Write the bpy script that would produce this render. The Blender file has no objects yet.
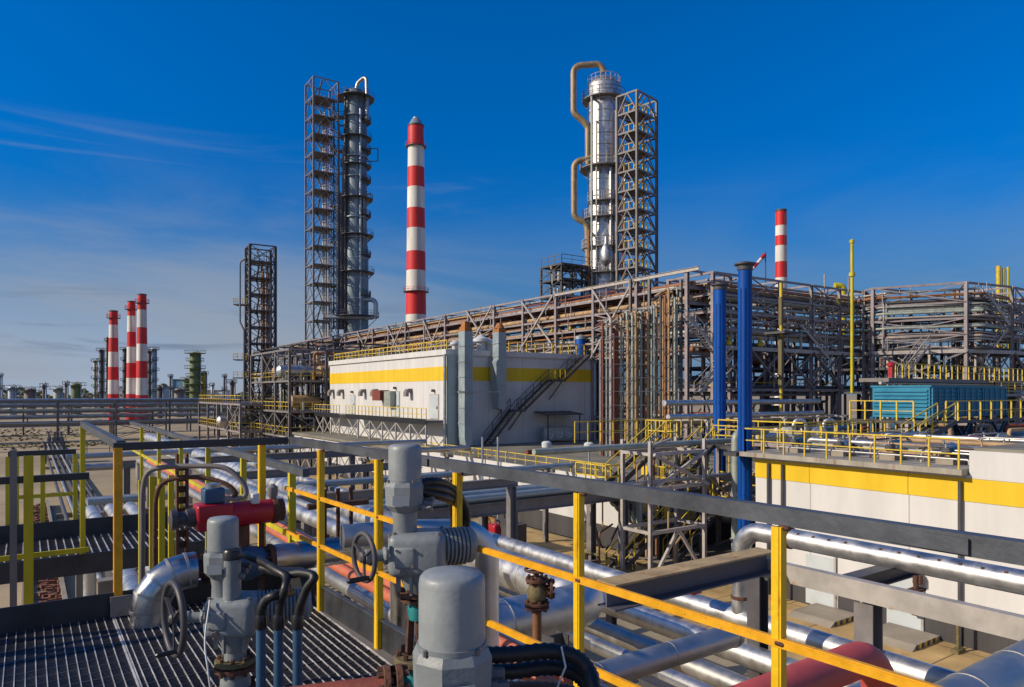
import bpy, bmesh, math, random
from mathutils import Vector, Matrix
RN = random.Random(11)
SC = bpy.context.scene
COL = SC.collection
V = Vector
# ---------------------------------------------------------------- site frame
# X runs away to the right, Y runs away to the left, the lens is 9 m above grade
FWD = V((.569, .822, 0)); RGT = V((.822, -.569, 0)); UP = V((0, 0, 1))
EYE = 9.0; FPX = 700.0; HZ = 393.0; CX = 512.0
def dirv(px): return FWD + RGT * ((px - CX) / FPX)
def at(px, py, D):
    p = dirv(px) * D; p.z = EYE - (py - HZ) / FPX * D; return p
def zat(py, D): return EYE - (py - HZ) / FPX * D
def onX(px, X): return V((X, dirv(px).y * X / dirv(px).x, 0))
def onY(px, Y): return V((dirv(px).x * Y / dirv(px).y, Y, 0))
def dX(px, X): return X / dirv(px).x
def dY(px, Y): return Y / dirv(px).y

# ---------------------------------------------------------------- materials
def nd(nt, t, **kw):
    n = nt.nodes.new(t)
    for k, v in kw.items(): setattr(n, k, v)
    return n
MATS = {}
def mat(name, col, rough=.6, metal=0., var=.18, scale=2., rust=0., rustcol=(.13, .05, .02), bump=0., streak=False, spec=.5, coat=0, fine=True):
    m = bpy.data.materials.new(name); m.use_nodes = True; nt = m.node_tree; L = nt.links
    b = nt.nodes['Principled BSDF']
    g = nd(nt, 'ShaderNodeNewGeometry'); src = g.outputs['Position']
    if streak:
        mp = nd(nt, 'ShaderNodeMapping'); mp.inputs['Scale'].default_value = (1, 1, .18)
        L.new(src, mp.inputs['Vector']); src2 = mp.outputs[0]
    else: src2 = src
    n1 = nd(nt, 'ShaderNodeTexNoise'); n1.inputs['Scale'].default_value = scale; n1.inputs['Detail'].default_value = 7; n1.inputs['Roughness'].default_value = .62
    L.new(src2, n1.inputs['Vector'])
    rp = nd(nt, 'ShaderNodeMapRange'); rp.inputs[1].default_value = .28; rp.inputs[2].default_value = .72
    rp.inputs[3].default_value = 1 - var * 1.5; rp.inputs[4].default_value = 1 + var
    L.new(n1.outputs[0], rp.inputs[0])
    mx = nd(nt, 'ShaderNodeVectorMath', operation='SCALE'); mx.inputs[0].default_value = col
    L.new(rp.outputs[0], mx.inputs['Scale'])
    out = mx.outputs[0]
    if rust > 0:
        n2 = nd(nt, 'ShaderNodeTexNoise'); n2.inputs['Scale'].default_value = scale * 1.7; n2.inputs['Detail'].default_value = 9; n2.inputs['Roughness'].default_value = .7
        L.new(src2, n2.inputs['Vector'])
        r2 = nd(nt, 'ShaderNodeMapRange'); r2.inputs[1].default_value = .66 - rust * .35; r2.inputs[2].default_value = .76 - rust * .3
        L.new(n2.outputs[0], r2.inputs[0])
        mm = nd(nt, 'ShaderNodeMix', data_type='RGBA'); L.new(r2.outputs[0], mm.inputs['Factor'])
        L.new(out, mm.inputs[6]); mm.inputs[7].default_value = (*rustcol, 1); out = mm.outputs[2]
        if metal > 0:
            mt = nd(nt, 'ShaderNodeMapRange'); mt.inputs[3].default_value = metal; mt.inputs[4].default_value = 0
            L.new(r2.outputs[0], mt.inputs[0]); L.new(mt.outputs[0], b.inputs['Metallic'])
    L.new(out, b.inputs['Base Color'])
    if not (rust > 0 and metal > 0): b.inputs['Metallic'].default_value = metal
    rr = nd(nt, 'ShaderNodeMapRange'); rr.inputs[1].default_value = .3; rr.inputs[2].default_value = .7
    rr.inputs[3].default_value = max(.05, rough - .12); rr.inputs[4].default_value = min(1, rough + .14)
    L.new(n1.outputs[0], rr.inputs[0]); L.new(rr.outputs[0], b.inputs['Roughness'])
    b.inputs['Specular IOR Level'].default_value = spec
    if bump > 0:
        n3 = nd(nt, 'ShaderNodeTexNoise'); n3.inputs['Scale'].default_value = scale * (6 if fine else 1.2); n3.inputs['Detail'].default_value = 4
        L.new(src, n3.inputs['Vector'])
        bp = nd(nt, 'ShaderNodeBump'); bp.inputs['Strength'].default_value = bump; bp.inputs['Distance'].default_value = .02
        L.new(n3.outputs[0], bp.inputs['Height']); L.new(bp.outputs[0], b.inputs['Normal'])
    MATS[name] = m; return m

STEEL = mat('grey painted steel', (.20, .185, .185), .6, .0, .22, 1.5, .12)
STEELP = mat('pale painted steel', (.42, .385, .37), .6, 0, .2, 1.5, .12)
STEELD = mat('dark painted steel', (.075, .072, .08), .55, 0, .25, 1.2, .1)
RAILG = mat('charcoal handrail paint', (.075, .083, .10), .45, 0, .28, 5, .10, bump=.15)
RAILSHD = mat('handrail paint shade tone', (.035, .04, .05), .42, 0, .15, 6, .03)  # charcoal handrail paint again, with the shade put into its colour
YEL = mat('yellow safety paint', (.80, .50, .008), .45, 0, .2, 7, .27, (.36, .13, .02), bump=.2, streak=True)
YELO = mat('orange yellow safety paint', (.78, .38, .01), .45, 0, .15, 14, .14, (.25, .08, .015), bump=.1)
YELG = mat('lime yellow paint', (.55, .46, .015), .5, 0, .2, 5, .1, (.2, .12, .03), streak=True)
YELF = mat('faded yellow paint', (.66, .47, .04), .6, 0, .2, 3, .05)
SILV = mat('aluminium cladding', (.58, .58, .58), .46, .92, .2, 2.4, 0, bump=.03)
SILVD = mat('dull aluminium cladding', (.46, .45, .43), .46, .85, .18, 2.2, .1, (.22, .15, .09), bump=.05)
SILVE = mat('smooth foreground cladding', (.50, .50, .51), .30, 1, .12, 5, .03, (.3, .28, .25), bump=.03)
SILVS = mat('bright aluminium cladding', (.60, .595, .59), .45, .95, .2, 2.6, .05, (.3, .24, .16), bump=.02)
GALV = mat('galvanised sheet', (.36, .41, .46), .45, .6, .14, 1.2, .03)
GALG = mat('galvanised grating', (.62, .61, .61), .45, .3, .35, 5, .14)
GRATD = mat('dark grating rods', (.085, .085, .10), .45, .5, .2, 6, .1)
TOEB = mat('toe board dark steel', (.035, .038, .045), .5, 0, .3, 5, .15, (.09, .05, .03))
ACT = mat('actuator grey paint', (.232, .258, .272), .42, 0, .17, 5, .10, (.16, .155, .14), bump=.12)
ACTL = mat('actuator light grey paint', (.27, .295, .308), .40, 0, .16, 6, .07, (.40, .41, .41), bump=.1)
BLK = mat('black rubber', (.014, .014, .016), .45, 0, .2, 20)
BLKP = mat('black plastic', (.02, .02, .023), .35, 0, .2, 9)
RUST = mat('rusted steel', (.115, .05, .03), .8, 0, .4, 9, .3, (.05, .022, .015), bump=.4)
RUSTR = mat('red oxide steel', (.20, .045, .03), .7, 0, .35, 4, .25, (.08, .03, .02), bump=.3)
OLIV = mat('olive weathered steel', (.16, .13, .06), .7, 0, .3, 9, .3, bump=.3)
SALM = mat('salmon primer pipe', (.56, .15, .075), .6, 0, .2, 3, .12, (.25, .06, .03))
REDP = mat('faded red pipe paint', (.58, .095, .08), .6, 0, .18, 3, .12, (.2, .03, .03))
REDA = mat('bright red paint', (.42, .012, .026), .38, 0, .12, 4, .05, (.2, .01, .01))
TEAL = mat('teal paint chipped', (.02, .24, .25), .5, 0, .2, 12, .28)
BLUEC = mat('blue conduit', (.035, .095, .18), .45, 0, .15, 8, .04)
BLUES = mat('deep blue stack paint', (.0, .07, .36), .5, 0, .26, 1.1, .05, (.03, .06, .14), spec=.25, streak=True)
BLUEX = mat('turquoise cooler paint', (.008, .20, .34), .45, 0, .15, 1.4, .05)
BLUEL = mat('blue leg paint', (.01, .09, .22), .5, 0, .15, 1.4, .05)
WHITEP = mat('white band paint', (.72, .69, .65), .6, 0, .16, .5, .1, (.45, .4, .36), streak=True)
REDB = mat('red band paint', (.62, .018, .022), .55, 0, .14, .5, .0, streak=True)
TAN = mat('tan lagged pipe', (.44, .29, .15), .65, 0, .3, 1.5, .15)
BRNP = mat('brown pipe paint', (.27, .115, .05), .65, 0, .35, 1.5, .2)
GRNG = mat('pale green grey pipe', (.34, .38, .34), .55, .2, .2, 2, .1)
GREENT = mat('weathered green paint', (.13, .17, .075), .65, 0, .3, .4, .1)
CONC = mat('concrete', (.31, .27, .215), .85, 0, .25, .5, .12, (.24, .15, .07), bump=.25)
CONCR = mat('rust stained slab', (.36, .33, .28), .8, 0, .25, 1.5, .22, (.20, .09, .035), bump=.2, streak=True)
PAVE = mat('ochre stained pavement', (.46, .315, .135), .85, 0, .25, .7, .2, (.32, .13, .03), bump=.2)
ROOFM = mat('grey roof felt', (.22, .205, .165), .85, 0, .25, .4, .08, (.15, .13, .08))
ROOFB = mat('dark base cladding', (.055, .053, .055), .55, 0, .2, 2)
DOORM = mat('pale grey door', (.50, .55, .58), .5, 0, .08, 1)
ORANG = mat('orange rusty cap', (.42, .16, .04), .7, 0, .3, 2, .2)
HEDG = mat('distant leaves', (.115, .13, .085), .8, 0, .5, .12)  # leaf colour lightened to carry the distance haze
GRASSM = mat('dry grass', (.17, .16, .05), .9, 0, .4, .8)
BRICK = mat('rusty brick edging', (.22, .085, .05), .85, 0, .4, 5, .2, bump=.4)
PURP = mat('violet grey steel', (.285, .245, .26), .55, 0, .2, 1.2, .1)
LAMPW = mat('lamp housing white', (.6, .63, .65), .45, 0, .08, 4)
BUILDB = mat('far blue cladding', (.10, .26, .40), .6, 0, .15, .2)
DUCTM = mat('blue grey duct sheet', (.33, .40, .43), .5, .35, .14, .8, .03)

# slab joints and dark drips on the pavement
def slab_joints(m, step, w, colr):
    nt = m.node_tree; L = nt.links; b = nt.nodes['Principled BSDF']; g = nd(nt, 'ShaderNodeNewGeometry'); sp = nd(nt, 'ShaderNodeSeparateXYZ'); L.new(g.outputs['Position'], sp.inputs[0]); acc = None
    for ax in (0, 1):
        a = nd(nt, 'ShaderNodeMath', operation='MULTIPLY'); a.inputs[1].default_value = 1 / step; L.new(sp.outputs[ax], a.inputs[0]); f = nd(nt, 'ShaderNodeMath', operation='FRACT'); L.new(a.outputs[0], f.inputs[0])
        c = nd(nt, 'ShaderNodeMath', operation='LESS_THAN'); c.inputs[1].default_value = w / step; L.new(f.outputs[0], c.inputs[0])
        if acc is None: acc = c.outputs[0]
        else: mx = nd(nt, 'ShaderNodeMath', operation='MAXIMUM'); L.new(acc, mx.inputs[0]); L.new(c.outputs[0], mx.inputs[1]); acc = mx.outputs[0]
    old = b.inputs['Base Color'].links[0].from_socket; mm = nd(nt, 'ShaderNodeMix', data_type='RGBA'); L.new(acc, mm.inputs['Factor']); L.new(old, mm.inputs[6]); mm.inputs[7].default_value = (*colr, 1); L.new(mm.outputs[2], b.inputs['Base Color'])
slab_joints(PAVE, 2.2, .05, (.12, .075, .035))
def panel_mat(name, col, rib=.25, ribs=.3, seam=3.0, dirt=.1):
    """painted sandwich panels: fine vertical ribs as bump and a joint line every few metres"""
    m = mat(name, col, .5, 0, dirt, .9, .05, (col[0] * .78, col[1] * .74, col[2] * .70), streak=True)
    nt = m.node_tree; L = nt.links; b = nt.nodes['Principled BSDF']
    g = nd(nt, 'ShaderNodeNewGeometry'); sp = nd(nt, 'ShaderNodeSeparateXYZ'); L.new(g.outputs['Position'], sp.inputs[0])
    ad = nd(nt, 'ShaderNodeMath', operation='ADD'); L.new(sp.outputs[0], ad.inputs[0]); L.new(sp.outputs[1], ad.inputs[1])
    s1 = nd(nt, 'ShaderNodeMath', operation='MULTIPLY'); s1.inputs[1].default_value = 1 / seam; L.new(ad.outputs[0], s1.inputs[0])
    fr = nd(nt, 'ShaderNodeMath', operation='FRACT'); L.new(s1.outputs[0], fr.inputs[0])
    lt = nd(nt, 'ShaderNodeMath', operation='LESS_THAN'); lt.inputs[1].default_value = .035 / seam; L.new(fr.outputs[0], lt.inputs[0])
    old = b.inputs['Base Color'].links[0].from_socket
    mm = nd(nt, 'ShaderNodeMix', data_type='RGBA'); L.new(lt.outputs[0], mm.inputs['Factor']); L.new(old, mm.inputs[6])
    mm.inputs[7].default_value = (col[0] * .45, col[1] * .45, col[2] * .45, 1); L.new(mm.outputs[2], b.inputs['Base Color'])
    s2 = nd(nt, 'ShaderNodeMath', operation='MULTIPLY'); s2.inputs[1].default_value = 6.283 / rib; L.new(ad.outputs[0], s2.inputs[0])
    sn = nd(nt, 'ShaderNodeMath', operation='SINE'); L.new(s2.outputs[0], sn.inputs[0])
    bp = nd(nt, 'ShaderNodeBump'); bp.inputs['Strength'].default_value = ribs; bp.inputs['Distance'].default_value = .01
    L.new(sn.outputs[0], bp.inputs['Height']); L.new(bp.outputs[0], b.inputs['Normal'])
    return m
PANW = panel_mat('white wall panels', (.63, .625, .62), .3, .12, 4.0, .07)
PANY = panel_mat('yellow wall panels', (.75, .50, .012), .3, .15, 4.0, .08)
PANR = panel_mat('ribbed white panels', (.60, .595, .59), .22, .6, 6.0, .08)
PANB = panel_mat('dark ribbed base', (.06, .058, .062), .22, .6, 6.0)

# ---------------------------------------------------------------- mesh builder
def frame(t):
    t = t.normalized(); a = UP if abs(t.z) < .9 else V((1, 0, 0))
    x = t.cross(a).normalized(); y = x.cross(t).normalized(); return x, y, t
class MB:
    def __init__(s): s.v = []; s.f = []; s.sm = []; s.ms = []; s.m = 0
    def face(s, idx, sm=False): s.f.append(idx); s.sm.append(sm); s.ms.append(s.m)
    def hexa(s, P):
        b = len(s.v); s.v += [V(p) for p in P]
        for q in ((0, 3, 2, 1), (4, 5, 6, 7), (0, 1, 5, 4), (1, 2, 6, 5), (2, 3, 7, 6), (3, 0, 4, 7)): s.face([b + i for i in q])
        return s
    def box(s, x0, x1, y0, y1, z0, z1):
        return s.hexa([(x0, y0, z0), (x1, y0, z0), (x1, y1, z0), (x0, y1, z0), (x0, y0, z1), (x1, y0, z1), (x1, y1, z1), (x0, y1, z1)])
    def obox(s, c, ax, ay, az):
        c, ax, ay, az = V(c), V(ax) / 2, V(ay) / 2, V(az) / 2
        return s.hexa([c - ax - ay - az, c + ax - ay - az, c + ax + ay - az, c - ax + ay - az, c - ax - ay + az, c + ax - ay + az, c + ax + ay + az, c - ax + ay + az])
    def bar(s, p0, p1, w, h=None, off=(0, 0)):
        h = h or w; p0, p1 = V(p0), V(p1)
        if (p1 - p0).length < 1e-5: return s
        x, y, t = frame(p1 - p0); o = x * off[0] + y * off[1]
        return s.obox((p0 + p1) / 2 + o, x * w, y * h, p1 - p0)
    def ibeam(s, p0, p1, w, h, t=None):
        t = t or h * .08
        s.bar(p0, p1, w, t, (0, h / 2 - t / 2)); s.bar(p0, p1, w, t, (0, -h / 2 + t / 2)); s.bar(p0, p1, t, h - 2 * t); return s
    def ring(s, c, x, y, r, n):
        b = len(s.v)
        for i in range(n):
            a = 2 * math.pi * i / n; s.v.append(c + x * (r * math.cos(a)) + y * (r * math.sin(a)))
        return b
    def tube(s, pts, r, n=10, caps=True, radii=None):
        pts = [V(p) for p in pts]; k = len(pts)
        if k < 2: return s
        x, y, t = frame(pts[1] - pts[0]); prev = None; rings = []
        for i in range(k):
            if i == 0: t = (pts[1] - pts[0])
            elif i == k - 1: t = (pts[-1] - pts[-2])
            else: t = (pts[i + 1] - pts[i]).normalized() + (pts[i] - pts[i - 1]).normalized()
            if t.length < 1e-6: t = pts[i] - pts[i - 1]
            t.normalize()
            x = (x - t * x.dot(t))
            if x.length < 1e-4: x = frame(t)[0]
            x.normalize(); y = t.cross(x)
            rr = radii[i] if radii else r
            rings.append(s.ring(pts[i], x, y, rr, n))
            if caps and i in (0, k - 1):
                cb = s.ring(pts[i], x, y, rr, n)
                s.face([cb + j for j in (range(n - 1, -1, -1) if i == 0 else range(n))])
        for a, b in zip(rings, rings[1:]):
            for j in range(n):
                q = (j + 1) % n; s.face([a + j, a + q, b + q, b + j], True)
        return s
    def lathe(s, base, prof, axis=UP, n=20, sharp=35, xref=None):
        """prof: (radius, height) pairs; corners sharper than `sharp` degrees get split rings"""
        base, axis = V(base), V(axis).normalized(); x, y, t = frame(axis)
        if xref is not None:
            x = V(xref); x = (x - t * x.dot(t)).normalized(); y = t.cross(x)
        else: y = t.cross(x)
        def mk(r, h): return s.ring(base + axis * h, x, y, max(r, 1e-4), n)
        segs = list(zip(prof, prof[1:])); last = None; lastdir = None
        for (r0, h0), (r1, h1) in segs:
            d = V((r1 - r0, h1 - h0))
            if d.length < 1e-7: continue
            d.normalize()
            if last is None or lastdir.dot(d) < math.cos(math.radians(sharp)): a = mk(r0, h0)
            else: a = last
            b = mk(r1, h1)
            for j in range(n):
                q = (j + 1) % n; s.face([a + j, a + q, b + q, b + j], n > 8)
            last, lastdir = b, d
        for (r, h), rev in ((prof[0], True), (prof[-1], False)):
            if r > 1e-3:
                b = mk(r, h); s.face([b + j for j in (range(n - 1, -1, -1) if rev else range(n))])
        return s
    def torus(s, c, axis, R, r, n=28, m=8):
        x, y, t = frame(V(axis)); c = V(c); b = len(s.v)
        for i in range(n):
            a = 2 * math.pi * i / n; d = x * math.cos(a) + y * math.sin(a)
            for j in range(m):
                e = 2 * math.pi * j / m; s.v.append(c + d * (R + r * math.cos(e)) + t * (r * math.sin(e)))
        for i in range(n):
            for j in range(m):
                p, q = (i + 1) % n, (j + 1) % m
                s.face([b + i * m + j, b + p * m + j, b + p * m + q, b + i * m + q], True)
        return s
    def rbox(s, c, ax, ay, az, bev, seg=3):
        ax, ay, az = V(ax), V(ay), V(az); bm = bmesh.new(); bmesh.ops.create_cube(bm, size=1)
        S = (ax.length, ay.length, az.length)
        for v in bm.verts: v.co = V((v.co.x * S[0], v.co.y * S[1], v.co.z * S[2]))
        bmesh.ops.bevel(bm, geom=bm.edges[:], offset=bev, segments=seg, profile=.5, affect='EDGES')
        A, B, C = ax.normalized(), ay.normalized(), az.normalized(); b = len(s.v)
        for i, v in enumerate(bm.verts): v.index = i; s.v.append(V(c) + A * v.co.x + B * v.co.y + C * v.co.z)
        bm.verts.index_update()
        for f in bm.faces: s.face([b + v.index for v in f.verts], True)
        bm.free(); return s
    def poly(s, pts, sm=False):
        b = len(s.v); s.v += [V(p) for p in pts]; s.face(list(range(b, b + len(pts))), sm); return s
    def prism(s, outline, ext):
        n = len(outline); ext = V(ext); a = len(s.v); s.v += [V(p) for p in outline] + [V(p) + ext for p in outline]
        s.face([a + i for i in range(n - 1, -1, -1)]); s.face([a + n + i for i in range(n)])
        for i in range(n):
            q = (i + 1) % n; s.face([a + i, a + q, a + n + q, a + n + i])
        return s
    def build(s, name, material, parent=None, origin=None):
        if not s.v: return None
        if parent is not None: o0 = V(parent['_o'])
        elif origin is not None: o0 = V(origin)
        else:
            mn = [min(v[i] for v in s.v) for i in range(3)]; mxx = [max(v[i] for v in s.v) for i in range(2)]
            o0 = V(((mn[0] + mxx[0]) / 2, (mn[1] + mxx[1]) / 2, mn[2]))
        me = bpy.data.meshes.new(name); me.from_pydata([v - o0 for v in s.v], [], s.f)
        me.polygons.foreach_set('use_smooth', s.sm)
        ml = material if isinstance(material, (list, tuple)) else [material]
        for m in ml: me.materials.append(m)
        if len(ml) > 1: me.polygons.foreach_set('material_index', s.ms)
        me.update()
        o = bpy.data.objects.new(name, me); COL.objects.link(o)
        if parent is not None: o.parent = parent; o['_o'] = tuple(o0)
        else: o.location = o0; o['_o'] = tuple(o0)
        return o
def tag(o, label=None, cat=None, group=None, kind=None):
    if label: o['label'] = label
    if cat: o['category'] = cat
    if group: o['group'] = group
    if kind: o['kind'] = kind
    elif label: o['kind'] = 'thing'
    return o
def thing(name, loc, label, cat, group=None):
    o = bpy.data.objects.new(name, None); COL.objects.link(o); o.location = V(loc); o['_o'] = tuple(V(loc)); o.empty_display_size = .2
    return tag(o, label, cat, group)
def structure(name, mb, m): return tag(mb.build(name, m), kind='structure')

def fillet(pts, r, seg=6):
    """round the corners of a polyline"""
    pts = [V(p) for p in pts]; out = [pts[0]]
    for a, b, c in zip(pts, pts[1:], pts[2:]):
        u = (a - b); w = (c - b)
        la, lc = u.length, w.length
        if la < 1e-6 or lc < 1e-6: continue
        u.normalize(); w.normalize(); ang = u.angle(w)
        if ang > math.pi - .02: out.append(b); continue
        d = min(r / math.tan(ang / 2), la * .48, lc * .48); rad = d * math.tan(ang / 2)
        p0, p1 = b + u * d, b + w * d; ctr = b + (u + w).normalized() * (d / math.cos(ang / 2))
        e0, e1 = p0 - ctr, p1 - ctr; tot = e0.angle(e1); ax = e0.cross(e1).normalized()
        for i in range(seg + 1): out.append(ctr + Matrix.Rotation(tot * i / seg, 3, ax) @ e0)
    out.append(pts[-1]); return out
def clad(mb, pts, r, step, n, w=.06, k=1.02):
    for a, b in zip(pts, pts[1:]):
        L = (b - a).length
        if L < step * .7: continue
        t = (b - a) / L; m = int(L / step)
        for i in range(1, m + 1):
            c = a + t * (i * L / (m + 1)); mb.tube([c - t * w / 2, c + t * w / 2], r * k, n)
def pipe_mb(pts, r, n=12, bend=None, bands=0, seg=6, bw=.06):
    mb = MB(); raw = [V(p) for p in pts]; p = fillet(raw, bend or r * 2.2, seg) if len(raw) > 2 else raw
    mb.tube(p, r, n)
    if bands: clad(mb, p, r, bands, n, bw)
    return mb
def pipe(pts, r, m, label, group=None, n=12, bend=None, bands=0, name='pipe', cat='pipe', seg=6, bw=.06):
    return tag(pipe_mb(pts, r, n, bend, bands, seg, bw).build(name, m), label, cat, group)
def along(p0, p1, step):
    p0, p1 = V(p0), V(p1); k = max(1, round((p1 - p0).length / step)); return [p0.lerp(p1, i / k) for i in range(k + 1)]
def railing(pts, h, label, mp, mr=None, step=1.5, mids=(.5,), ps=.05, rs=.05, toe=0, mm=None, group=None, name='railing', mt=None, round_=False):
    """a handrail: rails are parts, each post is a part"""
    pts = [V(p) for p in pts]; mr = mr or mp; t = thing(name, pts[0], label, 'railing', group); done = []
    for a, b in zip(pts, pts[1:]):
        MB().bar(a + UP * h, b + UP * h, rs, rs).build('top_rail', mr, t)
        for k in mids: MB().bar(a + UP * h * k, b + UP * h * k, rs * .55, rs * .8).build('mid_rail', mm or mp, t)
        if toe: MB().bar(a + UP * toe / 2, b + UP * toe / 2, .012, toe).build('toe_board', mt or mp, t)
        for p in along(a, b, step):
            if any((p - q).length < .2 for q in done): continue
            done.append(p); MB().bar(p, p + UP * (h - rs / 2), ps, ps).build('post', mp, t)
    return t
def stair(p0, p1, width, side, label, ms, mr, h=1.0, mtread=None, rails=True, cat='staircase', step=.22, group=None):
    p0, p1, side = V(p0), V(p1), V(side).normalized(); t = thing('stair_flight', p0, label, cat, group)
    for s in (0, width): MB().bar(p0 + side * s, p1 + side * s, .05, .25).build('stringer', ms, t)
    n = min(90, max(2, int(abs(p1.z - p0.z) / step)))
    run = V((p1.x - p0.x, p1.y - p0.y, 0)).normalized()
    for i in range(n):
        c = p0.lerp(p1, (i + .5) / n) + side * (width / 2)
        MB().obox(c, run * .24, side * (width - .06), UP * .035).build('tread', mtread or ms, t)
    if rails:
        for s in (0, width):
            a, b = p0 + side * s + UP * h, p1 + side * s + UP * h
            MB().bar(a, b, .05).build('handrail', mr, t); MB().bar(a - UP * h * .5, b - UP * h * .5, .035).build('mid_rail', mr, t)
            for p in along(p0 + side * s, p1 + side * s, 1.3): MB().bar(p + UP * .1, p + UP * (h - .03), .045).build('baluster', mr, t)
    return t
def grate(mb, x0, x1, y0, y1, z, pitch=.06, cp=.035, bw=.008, alongY=True):
    """bearing bars proud of a close set of cross rods (material 1)"""
    if alongY:
        x = x0 + pitch / 2; mb.m = 0
        while x < x1: mb.box(x - bw / 2, x + bw / 2, y0, y1, z - .034, z); x += pitch
        mb.m = 1; y = y0 + .05
        while y < y1: mb.box(x0, x1, y - .0035, y + .0035, z - .012, z - .0015); y += .1
        y = y0 + cp / 2; mb.m = 1
        while y < y1: mb.box(x0, x1, y - .0025, y + .0025, z - .032, z - .004); y += cp
    else:
        y = y0 + pitch / 2; mb.m = 0
        while y < y1: mb.box(x0, x1, y - bw / 2, y + bw / 2, z - .034, z); y += pitch
        x = x0 + cp / 2; mb.m = 1
        while x < x1: mb.box(x - .0025, x + .0025, y0, y1, z - .032, z - .004); x += cp
    mb.m = 0
# ---------------------------------------------------------------- camera, light, sky
cam = bpy.data.cameras.new('camera'); co = bpy.data.objects.new('camera', cam); COL.objects.link(co); SC.camera = co
cam.sensor_width = 36; cam.lens = 36 * FPX / 1024; cam.shift_y = (HZ - 343.5) / 1024; cam.clip_start = .05; cam.clip_end = 6000
co.location = (0, 0, EYE); co.matrix_world = Matrix(((RGT.x, 0, -FWD.x, 0), (RGT.y, 0, -FWD.y, 0), (0, 1, 0, EYE), (0, 0, 0, 1)))
SUN_EL = math.radians(29); sx, sy = -.955, .297
sl = bpy.data.lights.new('sun', 'SUN'); sl.energy = 4.7; sl.angle = math.radians(.53); sl.color = (1, .865, .68)
so = bpy.data.objects.new('sun', sl); COL.objects.link(so)
sdir = V((sx * math.cos(SUN_EL), sy * math.cos(SUN_EL), math.sin(SUN_EL)))
so.rotation_euler = sdir.to_track_quat('Z', 'Y').to_euler(); so.location = (-40, 20, 60)
W = bpy.data.worlds.new('World'); SC.world = W; W.use_nodes = True; nt = W.node_tree; L = nt.links
bgn = nt.nodes['Background']; bgn.inputs[1].default_value = .085
sky = nd(nt, 'ShaderNodeTexSky', sky_type='NISHITA'); sky.sun_disc = False; sky.sun_elevation = SUN_EL; sky.sun_rotation = math.atan2(sx, sy)
sky.air_density = 1.0; sky.dust_density = .4; sky.ozone_density = 3.2; sky.altitude = 200
hs = nd(nt, 'ShaderNodeVectorMath', operation='MULTIPLY'); hs.inputs[1].default_value = (.0, .78, 1.60)   # a deep polarised blue
L.new(sky.outputs[0], hs.inputs[0])
tc = nd(nt, 'ShaderNodeTexCoord'); sp = nd(nt, 'ShaderNodeSeparateXYZ'); L.new(tc.outputs['Generated'], sp.inputs[0])
def dotn(v):
    n = nd(nt, 'ShaderNodeVectorMath', operation='DOT_PRODUCT'); n.inputs[1].default_value = v; L.new(tc.outputs['Generated'], n.inputs[0]); return n.outputs['Value']
def mth(op, a, b=None, cl=False):
    n = nd(nt, 'ShaderNodeMath', operation=op); n.use_clamp = cl
    for i, q in enumerate((a, b)):
        if q is None: continue
        if isinstance(q, (int, float)): n.inputs[i].default_value = q
        else: L.new(q, n.inputs[i])
    return n.outputs[0]
def ramp(x, a, b, c=0., d=1.):
    n = nd(nt, 'ShaderNodeMapRange', interpolation_type='SMOOTHSTEP'); L.new(x, n.inputs[0])
    for i, q in enumerate((a, b, c, d)): n.inputs[i + 1].default_value = q
    return n.outputs[0]
def cnoise(sc_, seed, det=7, rough=.6, dist=.0):
    cb = nd(nt, 'ShaderNodeCombineXYZ')
    L.new(dotn((RGT.x * sc_[0], RGT.y * sc_[0], 0)), cb.inputs[0]); L.new(dotn((FWD.x * sc_[1], FWD.y * sc_[1], 0)), cb.inputs[1])
    L.new(mth('ADD', mth('MULTIPLY', sp.outputs[2], sc_[2]), seed), cb.inputs[2])
    n = nd(nt, 'ShaderNodeTexNoise'); n.inputs['Scale'].default_value = 1; n.inputs['Detail'].default_value = det; n.inputs['Roughness'].default_value = rough; n.inputs['Distortion'].default_value = dist
    L.new(cb.outputs[0], n.inputs['Vector']); return n.outputs[0]
el = sp.outputs[2]
left = ramp(dotn((-RGT.x, -RGT.y, 0)), -.15, .5)
# thin milky veil low in the sky, stronger to the left
veil = mth('MULTIPLY', ramp(cnoise((1.6, 1.2, 7.0), 3.1, 8, .62, .6), .38, .66), ramp(el, .34, .02))
veil = mth('MULTIPLY', veil, mth('ADD', mth('MULTIPLY', left, .5), .32))
haz = mth('MULTIPLY', ramp(el, .26, -.03), mth('ADD', mth('MULTIPLY', left, .72), .14))
# streaks of cirrus
cir = mth('MULTIPLY', ramp(cnoise((2.2, 2.0, 26.0), 8.4, 8, .6, .8), .56, .76), mth('MULTIPLY', ramp(el, .34, .26), ramp(el, .16, .24)))
cir = mth('MULTIPLY', cir, mth('ADD', mth('MULTIPLY', left, .36), .02))
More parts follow.
